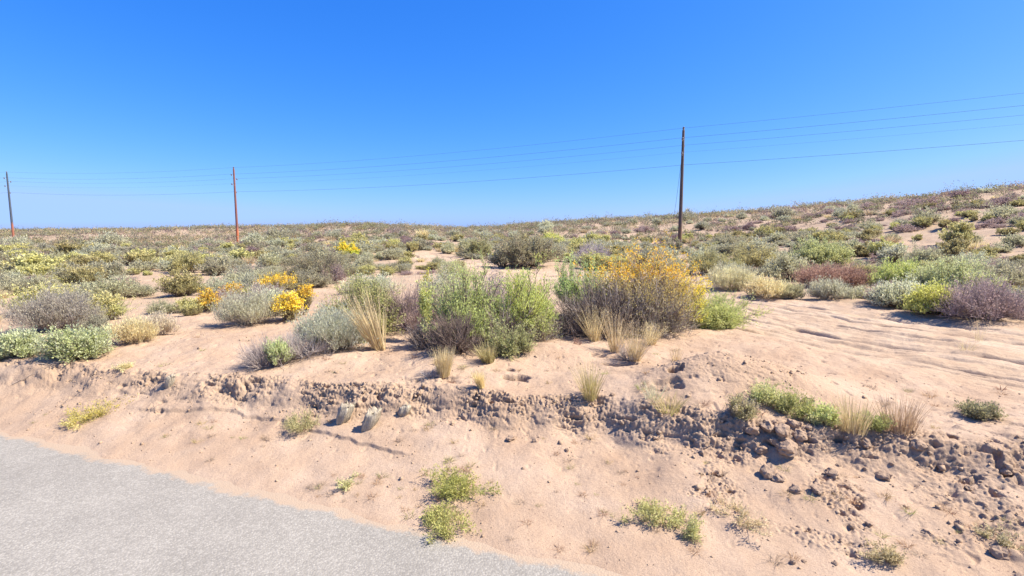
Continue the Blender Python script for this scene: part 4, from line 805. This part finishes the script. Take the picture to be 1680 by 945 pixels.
# ------------------------------------------------------------------ utility poles and wires
POLES = [((14.35, 44.0), 9.6, 'tall dark brown wooden utility pole on the slope, nearest of the three', pole_material('pole_brown', (.075, .055, .05), (.15, .105, .085), (.16, .09, .055), 1.6), .17),
         ((-36.8, 69.0), 10.0, 'reddish brown wooden utility pole in the middle of the line', pole_material('pole_red', (.17, .07, .06), (.25, .10, .08), (.42, .12, .05), 2.1), .17),
         ((-81.4, 84.0), 10.3, 'dark bluish utility pole, farthest of the three', pole_material('pole_blue', (.045, .06, .085), (.08, .10, .14), (.28, .10, .06), 2.2), .17)]
drops = [.22, .85, 1.35, 2.05, 3.05]; sides = [0, -.28, .28, -.28, .12]
LDIR = norm(np.array([51.6, -25.0])); LN = np.array([-LDIR[1], LDIR[0]])
def lathe(prof, sides_=14, col=(1, 1, 1)):
    a = np.arange(sides_) * 2 * PI / sides_; V = np.concatenate([np.stack([r_ * np.cos(a), r_ * np.sin(a), a * 0 + z_], 1) for r_, z_ in prof]); i = np.arange(len(prof) * sides_).reshape(len(prof), sides_); n = np.roll(i, -1, 1)
    return V, np.stack([i[:-1], n[:-1], n[1:], i[1:]], -1).reshape(-1, 4)
INS = quads_mesh('insulator', *lathe([(.001, .0), (.05, .0), (.05, .05), (.10, .06), (.10, .10), (.06, .11), (.06, .14), (.09, .15), (.08, .20), (.04, .23), (.001, .24)]), mats=(M_PORC,), smooth=True)
attach = []
for (x, y), hgt, lab, pm, rb in POLES:
    z = H(x, y); o = empty('utility_pole', (x, y, z), lab, 'utility pole', 'utility poles along the power line')
    prof = [(rb, -.4), (rb, 0)] + [(rb * (1 - .38 * t), hgt * t) for t in np.linspace(.1, .985, 10)] + [(rb * .5, hgt), (.001, hgt)]
    link('pole_shaft', quads_mesh('pole_shaft', *lathe(prof), mats=(pm,), smooth=True), o)
    pts = []
    for j, (dp, sdv) in enumerate(zip(drops, sides)):
        sc = hgt / 9.8; zz = hgt - dp * sc; off = LN * sdv
        if j == 0: io = link('insulator', INS, o, (0, 0, hgt)); pts.append(np.array([x, y, z + hgt + .12])); continue
        P = np.array([[0, 0, zz - .12], [off[0] * .6, off[1] * .6, zz - .12], [off[0] * 1.35, off[1] * 1.35, zz - .08]])[None]
        v, q, c = tubes(P, np.full((1, 3), .022), (.3, .3, .3), 6); bk = link('bracket', quads_mesh('bracket', v, q, c, (M_METAL,)), o)
        io = link('insulator', INS, bk, (off[0] * 1.35, off[1] * 1.35, zz - .10)); pts.append(np.array([x + off[0] * 1.35, y + off[1] * 1.35, z + zz + .1]))
    if hgt == 9.6:
        P = np.array([[-.05, .05, 7.4], [-.35, .25, 3.5], [-.75, .45, .0]])[None]
        v, q, c = tubes(P, np.full((1, 3), .012), (.2, .2, .2), 5); link('guy_wire', quads_mesh('guy_wire', v, q, c, (M_WIRE,)), o)
    attach.append(pts)
ends_r = [p + np.array([52, -26, 2.1]) for p in attach[0]]; ends_l = [p + np.array([-52, 17, .3]) for p in attach[2]]
names_w = ['topmost wire strung along the pole tops', 'second wire down along the poles', 'third wire down along the poles, close under the second', 'faint fourth wire down along the poles', 'lowest wire, well below the others']
for j in range(5):
    chain = [ends_l[j], attach[2][j], attach[1][j], attach[0][j], ends_r[j]]; P = []
    for a, b in zip(chain[:-1], chain[1:]):
        t = np.linspace(0, 1, 24)[:, None]; seg = a * (1 - t) + b * t; seg[:, 2] -= 4 * .45 * (t * (1 - t))[:, 0]; P.append(seg if len(P) == 0 else seg[1:])
    P = np.concatenate(P)[None]; rad = [.007, .008, .007, .004, .009][j]; v, q, c = tubes(P, np.full(P.shape[:2], rad), (.1, .1, .1), 5)
    tag(link('power_line_wire', quads_mesh('power_line_wire', v, q, c, (M_WIRE,))), names_w[j], 'power line', 'wires of the power line')

# ------------------------------------------------------------------ light, sky, camera
SUN_EL, SUN_AZ = R(50), R(94)       # azimuth clockwise from +Y
sv = Vector((math.sin(SUN_AZ) * math.cos(SUN_EL), math.cos(SUN_AZ) * math.cos(SUN_EL), math.sin(SUN_EL)))
sun = bpy.data.lights.new('sun', 'SUN'); sun.energy = 4.2; sun.angle = R(.53); sun.color = (1, .925, .80)
so = bpy.data.objects.new('sun', sun); COL.objects.link(so); so.rotation_euler = (-sv).to_track_quat('-Z', 'Y').to_euler(); so.location = (20, 10, 30)
w = bpy.data.worlds.new('World'); scene.world = w; w.use_nodes = True; nt = w.node_tree; nt.nodes.clear()
out = nt.nodes.new('ShaderNodeOutputWorld'); bg = nt.nodes.new('ShaderNodeBackground'); sky = nt.nodes.new('ShaderNodeTexSky')
sky.sky_type = 'NISHITA'; sky.sun_disc = False; sky.sun_elevation = SUN_EL; sky.sun_rotation = SUN_AZ; sky.altitude = 1500; sky.air_density = .8; sky.dust_density = 2.6; sky.ozone_density = 3
sepc = nt.nodes.new('ShaderNodeSeparateColor'); comb = nt.nodes.new('ShaderNodeCombineColor'); nt.links.new(sky.outputs[0], sepc.inputs[0])
for ch, (g_, k_, top_) in enumerate(((1.7, .192, 3.6), (.9, .665, 4.6), (.4, 2.4, 5.0))):     # the deep blue the camera recorded, channel by channel
    pw = nt.nodes.new('ShaderNodeMath'); pw.operation = 'POWER'; pw.inputs[1].default_value = g_
    mn = nt.nodes.new('ShaderNodeMath'); mn.operation = 'MINIMUM'; mn.inputs[1].default_value = top_; nt.links.new(sepc.outputs[ch], mn.inputs[0]); nt.links.new(mn.outputs[0], pw.inputs[0])
    ml = nt.nodes.new('ShaderNodeMath'); ml.operation = 'MULTIPLY'; ml.inputs[1].default_value = k_; nt.links.new(pw.outputs[0], ml.inputs[0]); nt.links.new(ml.outputs[0], comb.inputs[ch])
nt.links.new(comb.outputs[0], bg.inputs[0]); bg.inputs[1].default_value = .10; nt.links.new(bg.outputs[0], out.inputs[0])
cam = bpy.data.cameras.new('camera'); co = bpy.data.objects.new('camera', cam); COL.objects.link(co); co.location = (0, 0, EYE); co.rotation_euler = (PI / 2 - PITCH, 0, 0)
cam.sensor_width = 36; cam.lens = 18.0; cam.clip_end = 8000; cam.clip_start = .05; scene.camera = co
vs = scene.view_settings; vs.view_transform = 'Standard'; vs.look = 'None'; vs.exposure = 1.36; vs.gamma = 1; vs.use_curve_mapping = False
scene.cycles.use_denoising = True; scene.cycles.max_bounces = 8; scene.cycles.diffuse_bounces = 5; scene.cycles.transparent_max_bounces = 4; scene.cycles.sample_clamp_indirect = 6
